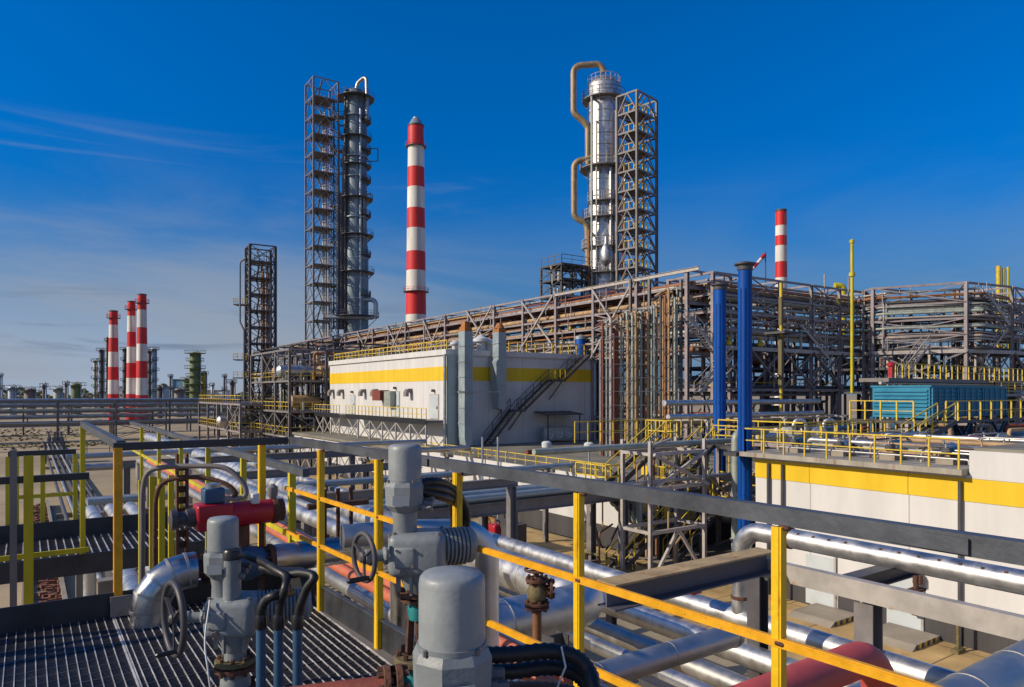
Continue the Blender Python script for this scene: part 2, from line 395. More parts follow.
# flat slate clouds near the horizon
slate = mth('MULTIPLY', ramp(cnoise((3.6, 3.0, 34.0), 1.7, 6, .55, .3), .52, .66), mth('MULTIPLY', ramp(el, .17, .08), ramp(el, .02, .06)))
slate = mth('MULTIPLY', slate, mth('ADD', mth('MULTIPLY', left, .36), .10))
def mixc(fac, a, colr):
    n = nd(nt, 'ShaderNodeMix', data_type='RGBA'); L.new(fac, n.inputs['Factor']); L.new(a, n.inputs[6]); n.inputs[7].default_value = (*colr, 1); return n.outputs[2]
flat = nd(nt, 'ShaderNodeVectorMath', operation='SCALE'); L.new(hs.outputs[0], flat.inputs[0]); L.new(ramp(el, .0, .5, .74, 1.12), flat.inputs['Scale']); hs = flat
c = mixc(ramp(el, .30, -.02), hs.outputs[0], (.75, 2.3, 4.3))
c = mixc(haz, c, (5.4, 6.3, 7.9))
c = mixc(veil, c, (4.2, 4.7, 5.5)); c = mixc(cir, c, (4.2, 4.8, 5.5)); c = mixc(slate, c, (.95, 1.5, 2.6))
# added out-of-view cloud behind the viewer and sun glow, both as neutral fill
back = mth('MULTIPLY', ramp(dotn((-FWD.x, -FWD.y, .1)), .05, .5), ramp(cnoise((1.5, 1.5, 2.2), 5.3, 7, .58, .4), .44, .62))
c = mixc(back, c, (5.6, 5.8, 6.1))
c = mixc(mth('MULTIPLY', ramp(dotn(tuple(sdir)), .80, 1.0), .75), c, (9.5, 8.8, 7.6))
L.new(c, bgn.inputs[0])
SC.view_settings.view_transform = 'Standard'; SC.view_settings.look = 'None'; SC.view_settings.exposure = -.15; SC.view_settings.gamma = 1
SC.render.engine = 'CYCLES'; SC.cycles.max_bounces = 6; SC.cycles.use_denoising = True

# ---------------------------------------------------------------- ground
GM = mat('sandy ground', (.40, .315, .195), .95, 0, .28, .05, 0, bump=.3)
nt2 = GM.node_tree; b2 = nt2.nodes['Principled BSDF']; g2 = nd(nt2, 'ShaderNodeNewGeometry')
def gpatch(scale, lo, hi, colr, det=8):
    n = nd(nt2, 'ShaderNodeTexNoise'); n.inputs['Scale'].default_value = scale; n.inputs['Detail'].default_value = det; n.inputs['Roughness'].default_value = .68
    nt2.links.new(g2.outputs['Position'], n.inputs['Vector'])
    r = nd(nt2, 'ShaderNodeMapRange'); r.inputs[1].default_value = lo; r.inputs[2].default_value = hi; nt2.links.new(n.outputs[0], r.inputs[0])
    mx = nd(nt2, 'ShaderNodeMix', data_type='RGBA'); nt2.links.new(r.outputs[0], mx.inputs['Factor'])
    nt2.links.new(b2.inputs['Base Color'].links[0].from_socket, mx.inputs[6]); mx.inputs[7].default_value = (*colr, 1)
    nt2.links.new(mx.outputs[2], b2.inputs['Base Color'])
gpatch(.06, .58, .7, (.13, .115, .045)); gpatch(.45, .55, .75, (.27, .2, .115)); gpatch(1.9, .6, .72, (.45, .37, .25)); gpatch(.9, .66, .7, (.10, .08, .05))
g = MB(); g.poly([(-3000, -3000, 0), (3000, -3000, 0), (3000, 3000, 0), (-3000, 3000, 0)]); structure('ground', g, GM)
g = MB(); g.box(20.6, 27.0, -30, 90, -.2, .12); structure('pavement', g, PAVE)
g = MB(); g.poly([(13, -30, .006), (20.45, -30, .006), (20.45, 90, .006), (13, 90, .006)]); structure('road', g, mat('worn concrete road', (.33, .275, .19), .9, 0, .25, .4, .06, (.22, .15, .07), bump=.2))
g = MB(); g.box(20.45, 20.6, -30, 90, -.2, .17); structure('kerb', g, CONC)
g = MB(); g.poly([(27.0, 19.75, .01), (60, 19.75, .01), (60, 27.4, .01), (27.0, 27.4, .01)]); structure('alley_floor', g, CONC)
g = MB(); g.poly([(60, -30, .012), (200, -30, .012), (200, 140, .012), (60, 140, .012)]); structure('plant_floor', g, CONC)
# grass fringe far left
g = MB()
for i in range(2600):
    x = RN.uniform(-90, 15); y = RN.choice((RN.uniform(136, 150), RN.uniform(160, 215), RN.uniform(160, 215)))
    h = RN.uniform(.15, .4); a = RN.uniform(0, 6.28); w = .35
    g.poly([(x - w * math.cos(a), y - w * math.sin(a), 0), (x + w * math.cos(a), y + w * math.sin(a), 0), (x + RN.uniform(-.3, .3), y + RN.uniform(-.3, .3), h)])
tag(g.build('dry_grass', GRASSM), 'tufts of dry yellow green grass on the far sandy ground', 'grass', kind='stuff')
# far wood along the horizon
g = MB()
for i in range(9000):
    px = RN.uniform(-60, 330); D = RN.uniform(560, 760); p = at(px, HZ, D); hmax = 6 + 2.4 * math.sin(px * .09) + 2.4 * math.sin(px * .31 + 1) + (5 if 118 < px < 170 else 0) + (2 if px < 60 else 0) + RN.uniform(0, 2)
    z = hmax * (1 - RN.random() ** 2.2); s = RN.uniform(.6, 1.7); a = RN.uniform(0, 6.28); u = V((math.cos(a), math.sin(a), 0)) * s
    q = V((p.x, p.y, z)); g.poly([q - u, q + u * .4 - UP * s * .6, q + u, q + UP * s * .8])
tag(g.build('far_forest', HEDG), 'low dark green wood along the horizon at far left', 'forest', kind='stuff')

# ---------------------------------------------------------------- banded chimneys
def chimney(px, D, ytop, wpx_top, wpx_bot, bands, label, tip=False, plat=(1,), group=None, ybase=None):
    zt = zat(ytop, D); p = at(px, HZ, D); p.z = 0; t = thing('chimney', p, label, 'chimney', group)
    zs = [zat(b, D) for b in bands]; rt, rb = wpx_top * D / 1400, wpx_bot * D / 1400
    rad = lambda z: rb + (rt - rb) * max(0, z) / zt
    z1 = zt; red = True
    for z0 in zs + [0]:
        if z0 < z1 - .05: MB().lathe(p, [(rad(z0), max(0, z0)), (rad(z1), z1)], n=28).build('red_band' if red else 'white_band', REDB if red else WHITEP, t)
        z1 = z0; red = not red
    MB().lathe(p, [(rt * .8, zt - .3), (rt * 1.06, zt - .3), (rt * 1.06, zt + .12), (rt * .8, zt + .12)], n=28).build('rim', STEELD, t)
    if tip: MB().lathe(p, [(rt * .98, zt), (rt * .6, zt + rt * .75), (rt * .4, zt + rt * .95), (rt * .4, zt + rt * 1.05)], n=28).build('cone_cap', GALV, t)
    for k in plat:
        z = zt - k * (zt - zs[0]); r0 = rad(z); r1 = r0 + max(.7, r0 * .3)
        mb = MB(); mb.lathe(p, [(r0 * .9, z - .12), (r1, z - .12), (r1, z), (r0 * .9, z)], n=28)
        q = mb.build('gallery', STEELD, t); rl = MB()
        for i in range(14):
            a = i * math.pi / 7; d = V((math.cos(a), math.sin(a), 0)) * (r1 - .05); rl.bar(p + d + UP * z, p + d + UP * (z + 1.1), .06)
        rl.torus(p + UP * (z + 1.1), UP, r1 - .05, .04, 28, 5); rl.torus(p + UP * (z + .6), UP, r1 - .05, .03, 28, 5); rl.build('gallery_rail', REDB, q)
    ld = MB(); dd = -FWD
    for s in (-.22, .22): ld.bar(p + dd * (rb + .15) + RGT * (s + rt * .5), p + dd * (rt + .15) + RGT * (s + rt * .5) + UP * (zt - 1), .05)
    for i in range(int(zt / .9)):
        k = i * .9 / zt; b = p + dd * (rb + (rt - rb) * k + .15) + RGT * rt * .5 + UP * (i * .9); ld.bar(b - RGT * .22, b + RGT * .22, .035)
    ld.build('ladder', STEELD, t); return t
chimney(416, 200, 126, 15.5, 23, (147, 168, 188, 209, 229, 252, 271, 292, 315, 338, 360), 'tall red and white banded chimney with conical grey cap between the two big towers', True, (1.0, 7.9))
chimney(113.5, 205, 311, 7.5, 11, (325, 338, 352, 367, 380, 394), 'shortest of the three red and white chimneys at far left', False, (.5,), 'red and white chimneys in the far left trio')
chimney(131.5, 205, 301.5, 7, 10.5, (316, 332, 347, 363, 378, 394), 'middle one of three banded chimneys, just overlapping the tallest', False, (.55,), 'red and white chimneys in the far left trio')
chimney(142, 203, 294.5, 8, 12, (310, 327.5, 344, 361, 378, 395), 'tallest of the three red and white chimneys at far left', False, (.55,), 'red and white chimneys in the far left trio')
chimney(781, 150, 210.5, 10.5, 13, (226, 236, 246, 262, 278), 'short red and white chimney rising behind the long pipe rack', False, ())

# ---------------------------------------------------------------- far process columns, far left
def far_column(px, D, ytop, w, m, label, nplat=5, pm=STEELD, name='process_column', yb=None, group=None, zb=0):
    p = at(px, HZ, D); p.z = zb; zt = zat(ytop, D); r = w * D / 1400
    t = thing(name, p, label, 'process tower', group)
    MB().lathe(p, [(r, 0), (r, zt - r * .6 - zb), (r * .8, zt - r * .2 - zb), (r * .3, zt - zb)], n=16).build('shell', m, t)
    for i in range(nplat):
        z = zb + (zt - zb) * (i + 1) / (nplat + .15); rr = r * (1.5 + .3 * (i % 2)) + .4
        mb = MB(); mb.lathe(p, [(r * .9, z - .2 - zb), (rr, z - .2 - zb), (rr, z - zb), (r * .9, z - zb)], n=14)
        for k in range(10):
            a = k * math.pi / 5; d = V((math.cos(a), math.sin(a), 0)) * rr; mb.bar(p + d + UP * (z - zb), p + d + UP * (z + 1.1 - zb), .09)
        mb.torus(p + UP * (z + 1.1 - zb), UP, rr, .07, 14, 4); mb.build('platform', pm, t)
    MB().tube([p + RGT * (r + .4) - FWD * .3, p + RGT * (r + .4) - FWD * .3 + UP * (zt * .98 - zb), p + RGT * .2 + UP * (zt + .6 - zb)], .28, 8).build('side_pipe', SILVD, t)
    return t
for px, D, yt, w, m, lb in ((95, 330, 360, 3.2, GRNG, 'thin grey green column leftmost of the far cluster behind the chimneys'), (101.5, 330, 349, 4.5, STEELD, 'wide dark column left of the three far chimneys'),
        (107.5, 340, 337, 3, STEELD, 'slim tall dark column just left of the shortest far chimney'), (125, 340, 348, 4.6, STEELD, 'dark column seen between the far chimneys'),
        (149.5, 330, 350, 3.5, STEELD, 'thin dark column right of the tallest far chimney'), (153.5, 335, 348, 5, GALV, 'grey column with ring platforms right of the three far chimneys'),
        (170.5, 320, 375, 2.2, STEELD, 'short dark pipe stack beside the far blue building'), (224.5, 300, 375, 2, STEELD, 'short dark stack right of the green far tower'),
        (0.5, 330, 374, 2.5, GALV, 'grey stub column at the left edge of the horizon'), (212, 320, 384, 2.2, SILVD, 'small silver column right of the green far tower')):
    far_column(px, D, yt, w, m, lb, 6 if w > 3 else 3)
for i_, (px, D, yt, w, m) in enumerate(((12, 260, 386, 7, GALV), (30, 270, 388, 10, STEEL), (44, 250, 384, 3, STEELD), (58, 265, 387, 8, GRNG), (160, 250, 386, 5, STEELD), (179, 262, 388, 9, STEEL), (232, 240, 380, 4, STEELD), (66, 255, 382, 2.4, STEELD))):
    far_column(px, D, yt, w, m, ('leftmost grey', 'wide low', 'thin dark', 'pale green grey', 'dark slim', 'broad grey', 'dark right hand', 'narrow dark')[i_] + ' small vessel low on the far left horizon', 2)
far_column(76, 300, 383, 9, GREENT, 'squat green far tank with ring platforms on the horizon', 2, GREENT, 'storage_tank')
far_column(195, 300, 352, 10, GREENT, 'green far tower with stacked ring platforms left of the dark lattice tower', 8, GREENT)
far_column(186, 305, 378, 6, GREENT, 'short green vessel leaning close to the green far tower', 3, GREENT)
far_column(203, 305, 372, 6, YELF, 'short yellowish vessel right beside the green far tower', 3, GREENT)
def far_building(px0, px1, D, ytop, depth, label, m):
    a, b = at(px0, HZ, D), at(px1, HZ, D); a.z = b.z = 0; h = zat(ytop, D); u = (b - a); w = FWD * depth
    t = thing('industrial_building', (a + b) / 2, label, 'building'); MB().hexa([a, b, b + w, a + w, a + UP * h, b + UP * h, b + w + UP * h, a + w + UP * h]).build('wall', m, t)
    mb = MB(); mb.obox((a + b + w) / 2 + UP * (h + .2), u * 1.04, w * 1.04, UP * .4); mb.build('roof', STEELD, t)
    for i in range(5):
        c = a + u * ((i + .5) / 5) - FWD * .04 + UP * h * .6; MB().obox(c, u * .12, FWD * .1, UP * 1.4).build('window', STEELD, t)
far_building(173, 186, 320, 380, 14, 'small blue clad building on the horizon by the green tower', BUILDB)
far_building(118, 160, 420, 387, 20, 'long low grey building behind the far chimneys', GALV)
far_building(206, 222, 330, 391, 12, 'small pale building on the horizon right of the green tower', WHITEP)
# ---------------------------------------------------------------- pipe racks
def offpath(path, off, z):
    P = [V((p[0], p[1], 0)) for p in path]; out = []
    for i, p in enumerate(P):
        ds = []
        if i: ds.append((p - P[i - 1]).normalized())
        if i < len(P) - 1: ds.append((P[i + 1] - p).normalized())
        ns = [V((-d.y, d.x, 0)) for d in ds]; n = sum(ns, V((0, 0, 0)))
        n.normalize(); k = 1 / max(.35, n.dot(ns[0])); q = p + n * off * k; q.z = z; out.append(q)
    return out
PM = {'galvanised': GALV, 'silver': SILVD, 'brown': BRNP, 'tan': TAN, 'grey': STEELP, 'red': RUSTR, 'dark': STEELD, 'green grey': GRNG}
def rack(label, path, w, zb, tiers, bay, ztop, m, where, nper, kinds, grp, colw=.28, brace_every=3, rmin=.06, rmax=.2, railtop=True, pips=True, skip=()):
    t = thing('pipe_rack', (path[0][0], path[0][1], zb), label, 'pipe rack')
    stations = []
    for a, b in zip(path, path[1:]):
        A, B = V((*a, 0)), V((*b, 0)); pts = along(A, B, bay); d = (B - A).normalized(); n = V((-d.y, d.x, 0))
        stations += [(p, n) for p in (pts if not stations else pts[1:])]
    for p, n in stations:
        for s in (-1, 1):
            q = p + n * s * w / 2; q.z = zb; MB().ibeam(q, q + UP * (ztop - zb), colw, colw).build('column', m, t)
        for z in tiers: MB().ibeam(p - n * w / 2 + UP * z, p + n * w / 2 + UP * z, .18, .3).build('cross_beam', m, t)
        if railtop: MB().bar(p - n * w / 2 + UP * (ztop - .1), p + n * w / 2 + UP * (ztop - .1), .15, .18).build('cross_beam', m, t)
    zl = list(tiers) + [ztop - .1]
    for i, ((p, n), (q, n2)) in enumerate(zip(stations, stations[1:])):
        for s in (-1, 1):
            for z in zl: MB().bar(p + n * s * w / 2 + UP * z, q + n2 * s * w / 2 + UP * z, .16, .2).build('side_beam', m, t)
            if i % brace_every == 1:
                for z0, z1 in zip([zb + .3] + zl, zl):
                    if z1 - z0 < 1.5 or RN.random() < .3: continue
                    a, b = p + n * s * (w / 2 + .08), q + n2 * s * (w / 2 + .08)
                    mb = MB(); mb.bar(a + UP * z0, b + UP * z1, .1); mb.bar(a + UP * z1 + n * s * .1, b + UP * z0 + n2 * s * .1, .1); mb.build('cross_brace', m, t)
    if pips:
        for ti, z in enumerate(tiers):
            k = nper if isinstance(nper, int) else nper[ti]
            for j in range(k):
                off = -w / 2 + .35 + (w - .7) * (j + .5 + RN.uniform(-.2, .2)) / k; kd = RN.choice(kinds); r = RN.uniform(rmin, rmax)
                pts = offpath(path, off, z + .15 + r); mb = MB(); fp = fillet(pts, .8, 4) if len(pts) > 2 else pts
                mb.tube(fp, r, 8)
                if r > .1: clad(mb, fp, r, 3.0, 8, .1, 1.06)
                tag(mb.build('pipe', PM[kd]), f'{kd} {"insulated" if kd == "silver" else "painted"} pipe lying among others {where}', 'pipe', f'{kd} pipes {grp}')
    return t, stations
# far racks crossing the left distance (along X)
def far_rack(Y, x0, x1, tiers, label, where, grp, n, bay=9):
    return rack(label, [(x0, Y), (x1, Y)], 4.5, 0, tiers, bay, tiers[-1] + .5, STEEL, where, n, ['silver', 'grey', 'silver', 'green grey', 'galvanised'], grp, .3, 4, .14, .34, False)
far_rack(156, -70, 42, (3.0, 5.4, 7.2), 'long dark pipe trestle crossing the sand in front of the far chimneys', 'on the trestle before the far chimneys', 'on the trestle before the chimneys', 5)
far_rack(228, -120, 60, (4.0, 6.4), 'farthest low pipe trestle behind the three chimneys at left', 'on the farthest trestle behind the chimneys', 'on the farthest trestle', 4, 10)
far_rack(182, -90, 48, (3.6, 6.0), 'second pipe trestle beyond the sand, partly hidden by the nearer one', 'on the second far trestle', 'on the second far trestle', 4, 8)
# low sleepers of pipe on the sand
for i in range(5):
    pipe([(2.2 + i * .55, 30, .45), (2.2 + i * .55, 150, .45)], .13, SILVD if i % 2 else STEELD, 'low pipe on the sand running away to the left trestle', 'low pipes on the sand', 8, bands=6)
for i in range(9):
    mb = MB(); y = 34 + i * 13; mb.box(1.7, 4.9, y - .15, y + .15, 0, .31); tag(mb.build('pipe_sleeper', CONC), 'low concrete sleeper under the pipes on the sand', 'sleeper', 'pipe sleepers on the sand')
mb = MB()
for i in range(420):
    x = RN.choice((2.0 - 1.1, 2.0 - .85, 2.0 - .5)) + RN.uniform(-.1, .1); y = RN.uniform(24, 66)
    mb.obox((x - .3, y, .18 + RN.uniform(0, .2)), (.28, RN.uniform(-.1, .1), 0), (RN.uniform(-.1, .1), .16, 0), (0, 0, .14))
tag(mb.build('brick_rubble', BRICK), 'row of loose rust red bricks edging the trench on the sand', 'bricks', kind='stuff')
mb = MB(); mb.box(-.2, 0, 23, 67, 0, .5); mb.box(1.2, 1.38, 23, 67, 0, .45)
for i in range(14): mb.box(0, 1.2, 24 + i * 3.2, 24.2 + i * 3.2, .1, .3)
tag(mb.build('trench_edge', CONC), 'grey concrete trench edging with cross bars on the sand', 'trench')
# small valve station and posts on the sand
vs = thing('valve_station', at(55, 470, 95) * 1, 'small pipe frame with valves standing alone on the sand', 'valve station'); p0 = onY(55, 108); p0.z = 0; vs.location = p0; vs['_o'] = tuple(p0)
for dx in (-1, 1):
    for dy in (-.8, .8): MB().bar(p0 + V((dx, dy, 0)), p0 + V((dx, dy, 2.6)), .18).build('leg', STEELD, vs)
MB().box(p0.x - 1.3, p0.x + 1.3, p0.y - 1, p0.y + 1, 2.6, 2.75).build('deck', STEELD, vs)
for dx in (-.7, 0, .7): MB().lathe(p0 + V((dx, 0, 2.75)), [(.3, 0), (.3, .5), (.12, .6), (.12, 1.1), (.35, 1.15), (.35, 1.25)], n=12).build('valve', STEEL, vs)
fr_ = railing([(-40, 122, 0), (28, 122, 0)], 1.3, 'low dark fence line across the sand before the far trestle', STEELD, step=3, name='fence', ps=.1, rs=.09)

# main racks of the plant
KM = ['tan', 'brown', 'silver', 'dark', 'red', 'brown', 'grey', 'dark', 'tan']
RA = rack('tall pipe rack running back behind the white building toward the left towers', [(52, 43), (52, 170)], 6, 0, (6.5, 12.6, 14.2, 15.7, 17.2, 18.6), 6.35, 20.2, PURP, 'on the rack behind the white building', (4, 6, 11, 12, 12, 11), KM, 'behind the white building', .32, 2, .1, .27)
pB = [tuple(at(px, HZ, D).xy) for px, D in ((690, 65.5), (842, 78.5), (868, 77), (892, 74.2), (962, 71.5), (1000, 77), (1075, 80))]
RB = rack('long angled pipe rack crossing behind the teal coolers on the right', pB, 5.5, 0, (9.3, 13.2, 14.8, 16.4, 18.0), 5.0, 20.0, PURP, 'on the long angled rack at right', (4, 12, 12, 12, 10), ['grey', 'silver', 'dark', 'tan', 'brown', 'dark', 'dark'], 'on the long angled rack', .3, 2, .07, .2)
# pipe drops hung below and across the tiers of the angled rack
for k in range(230):
    p, n = RB[1][RN.randrange(len(RB[1]) - 1)]; q, n2 = RB[1][RB[1].index((p, n)) + 1]; c = p.lerp(q, RN.random()) - n * RN.choice((-1, 1)) * RN.uniform(2.2, 2.75)
    z0 = RN.choice((13.3, 14.9, 16.5, 13.3, 9.5)); z1 = z0 + RN.choice((1.7, 3.4)); x = RN.uniform(.04, .08)
    pipe([c + UP * z0, c + UP * z1], x, RN.choice((STEELP, STEELD, SILVD)), 'thin vertical drop pipe between tiers of the angled rack', 'vertical drops on the angled rack', 6, name='drop_pipe')
# pipes hung on the near side of the two racks, between the tiers
def side_pipes(path, off, zs, n, kinds, lab, grp):
    for k in range(n):
        z = RN.uniform(*zs); kd = RN.choice(kinds); r = RN.uniform(.06, .15); pts = offpath(path, off - RN.choice((.3, .5, .75)) * (1 if off > 0 else -1), z)
        a = RN.uniform(0, .35); b = RN.uniform(.6, 1)
        if len(pts) == 2: A, B = pts; pts = [A.lerp(B, a), A.lerp(B, b)]
        else: i = RN.randrange(0, len(pts) - 1); pts = pts[:max(2, len(pts) - i)] if RN.random() < .5 else pts[min(i, len(pts) - 2):]
        mb = MB(); fp = fillet(pts, .7, 4) if len(pts) > 2 else pts; mb.tube(fp, r, 8); tag(mb.build('side_pipe', PM[kd]), f'{kd} pipe hung along the near side of {lab}', 'pipe', f'{kd} pipes hung on {grp}')
side_pipes([(52, 43), (52, 170)], 3.0, (13.2, 19.6), 26, ['tan', 'brown', 'tan', 'grey', 'silver', 'red'], 'the rack behind the white building', 'the rear rack')
side_pipes(pB, -2.75, (13.5, 19.4), 34, ['grey', 'tan', 'grey', 'silver', 'brown', 'green grey'], 'the angled rack', 'the angled rack')
# upright pipe bundle standing on the flat roof in front of the rack
DB = 55.0
for k in range(32):
    px = 602 + 77 * (k + RN.uniform(-.4, .4)) / 32
    if 629 < px < 632 or 648 < px < 651: continue
    p = at(px, HZ, DB - RN.choice((0, .5, .9))); r = RN.uniform(.06, .115); zt = min(17.6, 13.9 + (px - 600) * .04 + RN.uniform(-.6, .6))
    kd = RN.choice(['green grey', 'tan', 'tan', 'dark', 'green grey', 'brown', 'tan', 'green grey'] if px > 612 else ['green grey', 'dark', 'grey', 'dark']); d = V((.55, .83, 0)) * RN.uniform(3, 5)
    rd = RN.random() < .12
    pipe([V((p.x, p.y, 4.12)), V((p.x, p.y, zt)), V((p.x, p.y, zt)) + d], r, PM[kd] if not rd else RUSTR, f'{kd if not rd else "rust red"} riser in the upright pipe bundle right of the white building', f'{kd if not rd else "rust red"} risers in the upright bundle', 8, .35, 1.6, 'riser_pipe', bw=.08)
hb = thing('riser_support', at(640, HZ, DB + .8), 'ladder like steel support clamping the upright pipe bundle', 'pipe support')
for i in range(11):
    z = 4.9 + i * 1.05; a, b = at(600, HZ, DB + .35), at(681, HZ, DB + .35); a.z = b.z = z
    MB().bar(a, b, .05, .06).build('clamp_bar', STEELD, hb); a, b = at(600, HZ, DB - 1.1), at(681, HZ, DB - 1.1); a.z = b.z = z + .02; MB().bar(a, b, .035, .045).build('clamp_bar', STEEL, hb)
for px in (601, 630.5, 649.5, 681): p = at(px, HZ, DB + .7); p.z = 4.1; MB().ibeam(p, p + UP * (14 if px > 610 else 9), .2, .2).build('column', STEEL, hb)
# pale top beam along the rack crest
mb = MB(); mb.ibeam((48.8, 41.5, 20.05), (48.8, 62, 20.05), .2, .34); tag(mb.build('crest_beam', STEELP), 'pale steel beam along the rack crest above the upright pipes', 'beam')
# cable tray on top of the rack
for k, (x, z) in enumerate(((50.2, 19.75), (53.2, 19.75))):
    mb = MB(); mb.box(x - .35, x + .35, 66, 168, z, z + .04); mb.box(x - .35, x - .33, 66, 168, z + .04, z + .16); mb.box(x + .33, x + .35, 66, 168, z + .04, z + .16)
    tag(mb.build('cable_tray', GALV), ('near' if k == 0 else 'far') + ' galvanised cable tray lying on top of the rack behind the white building', 'cable tray')

# generic steel process structure
def process_frame(label, x0, x1, y0, y1, nx, ny, levels, m, rail=YELF, colw=.26, brace=.5, plate=.7, vess=0, where='', zb=0, seed=0, mats=None):
    r = random.Random(seed); t = thing('process_structure', ((x0 + x1) / 2, (y0 + y1) / 2, zb), label, 'steel structure')
    xs = [x0 + (x1 - x0) * i / nx for i in range(nx + 1)]; ys = [y0 + (y1 - y0) * i / ny for i in range(ny + 1)]
    for x in xs:
        for y in ys: MB().ibeam((x, y, zb), (x, y, levels[-1]), colw, colw).build('column', m, t)
    prev = zb
    for z in levels:
        for x in xs: MB().bar((x, y0, z), (x, y1, z), .16, .24).build('floor_beam', m, t)
        for y in ys: MB().bar((x0, y, z), (x1, y, z), .16, .24).build('floor_beam', m, t)
        for X in (x0,):
            for a, b in zip(ys, ys[1:]):
                if r.random() < brace: mb = MB(); mb.bar((X - .15, a, prev + .2), (X - .15, b, z - .2), .1); mb.bar((X - .27, b, prev + .2), (X - .27, a, z - .2), .1); mb.build('cross_brace', m, t)
        for a, b in zip(xs, xs[1:]):
            if r.random() < brace: mb = MB(); mb.bar((a, y0 - .15, prev + .2), (b, y0 - .15, z - .2), .1); mb.bar((b, y0 - .27, prev + .2), (a, y0 - .27, z - .2), .1); mb.build('cross_brace', m, t)
        if r.random() < plate:
            mb = MB(); mb.box(x0 + .1, x1 - .1, y0 + .1, y1 - .1, z + .13, z + .17); d = mb.build('deck', STEELD, t)
            if rail:
                mb = MB()
                for (ax, ay, bx, by) in ((x0, y0, x1, y0), (x0, y0, x0, y1)):
                    A, B = V((ax, ay, z + .15)), V((bx, by, z + .15)); mb.bar(A + UP * 1.1, B + UP * 1.1, .07); mb.bar(A + UP * .55, B + UP * .55, .05)
                    for p in along(A, B, 1.5): mb.bar(p, p + UP * 1.1, .06)
                mb.build('deck_rail', rail, d)
        prev = z
    mats = mats or [SILVD, GALV, GRNG, WHITEP, TAN]
    for k in range(vess):
        li = r.randrange(len(levels)); zl = ([zb] + list(levels))[li]; h = levels[li] - zl; x = r.uniform(x0 + .6, x1 - .6); y = r.uniform(y0 + .6, y0 + (y1 - y0) * .5)
        if r.random() < .3:
            R_ = min(.8, h * .28); l = r.uniform(2, 4); mb = MB(); mb.lathe((x - l / 2, y, zl + .5 + R_), [(.05, -.3), (R_ * .7, -.15), (R_, .1), (R_, l - .1), (R_ * .7, l + .15), (.05, l + .3)], V((1, 0, 0)), 16)
            mb.box(x - l * .3, x - l * .3 + .2, y - R_ * .6, y + R_ * .6, zl + .18, zl + .7); mb.box(x + l * .3, x + l * .3 + .2, y - R_ * .6, y + R_ * .6, zl + .18, zl + .7)
            tag(mb.build('drum', r.choice(mats)), f'horizontal drum on saddles inside {where}', 'vessel', f'drums inside {where}')
        else:
            R_ = r.uniform(.08, .2); dx = r.choice((-1, 1)) * r.uniform(1, 4); pts = [(x, y, zl + .2), (x, y, zl + h * r.uniform(.5, .9)), (min(x1, max(x0, x + dx)), y, zl + h * .8), (min(x1, max(x0, x + dx)), y, zl + h * 1.4 if li < len(levels) - 1 else zl + h)]
            pts[2] = (pts[2][0], y, pts[1][2])
            pipe(pts, R_, r.choice(mats), f'bent process pipe threading through {where}', f'bent pipes inside {where}', 8, .3, name='process_pipe')
    return t
process_frame('open steel frame full of pipework left of the white building', 27, 46, 88, 106, 4, 3, (3.4, 6.6, 10.5, 14.5), STEEL, YELF, .3, .6, .9, 84, 'the frame left of the white building', seed=3, mats=[STEELD, BRNP, SILVD, GALV, TAN])
process_frame('lower steel frame in front of the dark lattice tower at left', 24, 34, 100, 128, 2, 4, (3.6, 7.4), PURP, YELF, .3, .6, 1, 36, 'the low frame under the dark lattice tower', seed=5)
process_frame('steel frame behind the white building under the rack', 36, 49, 108, 140, 3, 4, (4, 8, 13, 17), STEELD, None, .3, .7, .5, 22, 'the frame behind the white building', seed=8)
process_frame('tall open frame below the angled rack behind the blue stacks', 57, 74, 44, 55, 4, 2, (3.0, 5.5, 8.8), PURP, YELF,   .26, .55, .8, 40, 'the frame behind the blue stacks', seed=12)
process_frame('open frame beneath the angled rack behind the teal coolers', 74, 100, 28, 40, 5, 2, (3.0, 6.0, 8.8), PURP, YELF, .26, .5, .9, 44, 'the frame behind the teal coolers', seed=14)
process_frame('pipe filled frame far right behind the coolers', 90, 110, 36, 46, 4, 2, (4.5, 7.5, 10.8, 14.5), STEELP, YELF, .26, .5, .8, 22, 'the far right frame', seed=21)
process_frame('small dark frame left of the right hand tower', 58.2, 63.4, 72.5, 77, 3, 1, (6, 12, 17, 19.5, 22, 24.2, 26.2), STEELD, OLIV, .25, .9, 1, 20, 'the small frame left of the right tower', seed=25)

# zigzag stairs and railed landings on the near side of the angled rack
for i, (px, D, z0, dx) in enumerate(((700, 61, 9.0, 1), (715, 62, 12.4, -1), (806, 71, 9.2, 1), (822, 72, 12.6, -1), (905, 68, 10.6, 1), (985, 70, 12.4, 1), (1002, 71, 15.8, -1))):
    p = at(px, HZ, D); p.z = z0; d = V((.98, -.2, 0)) * dx
    stair(p, p + d * 3.6 + UP * 3.2, .8, (-d.y, d.x, 0), ('lowest left', 'upper left', 'lowest middle', 'upper middle', 'single', 'lower far right', 'upper far right')[i] + ' steel stair flight on the near side of the angled rack', STEELP, STEELP, .95, STEEL)
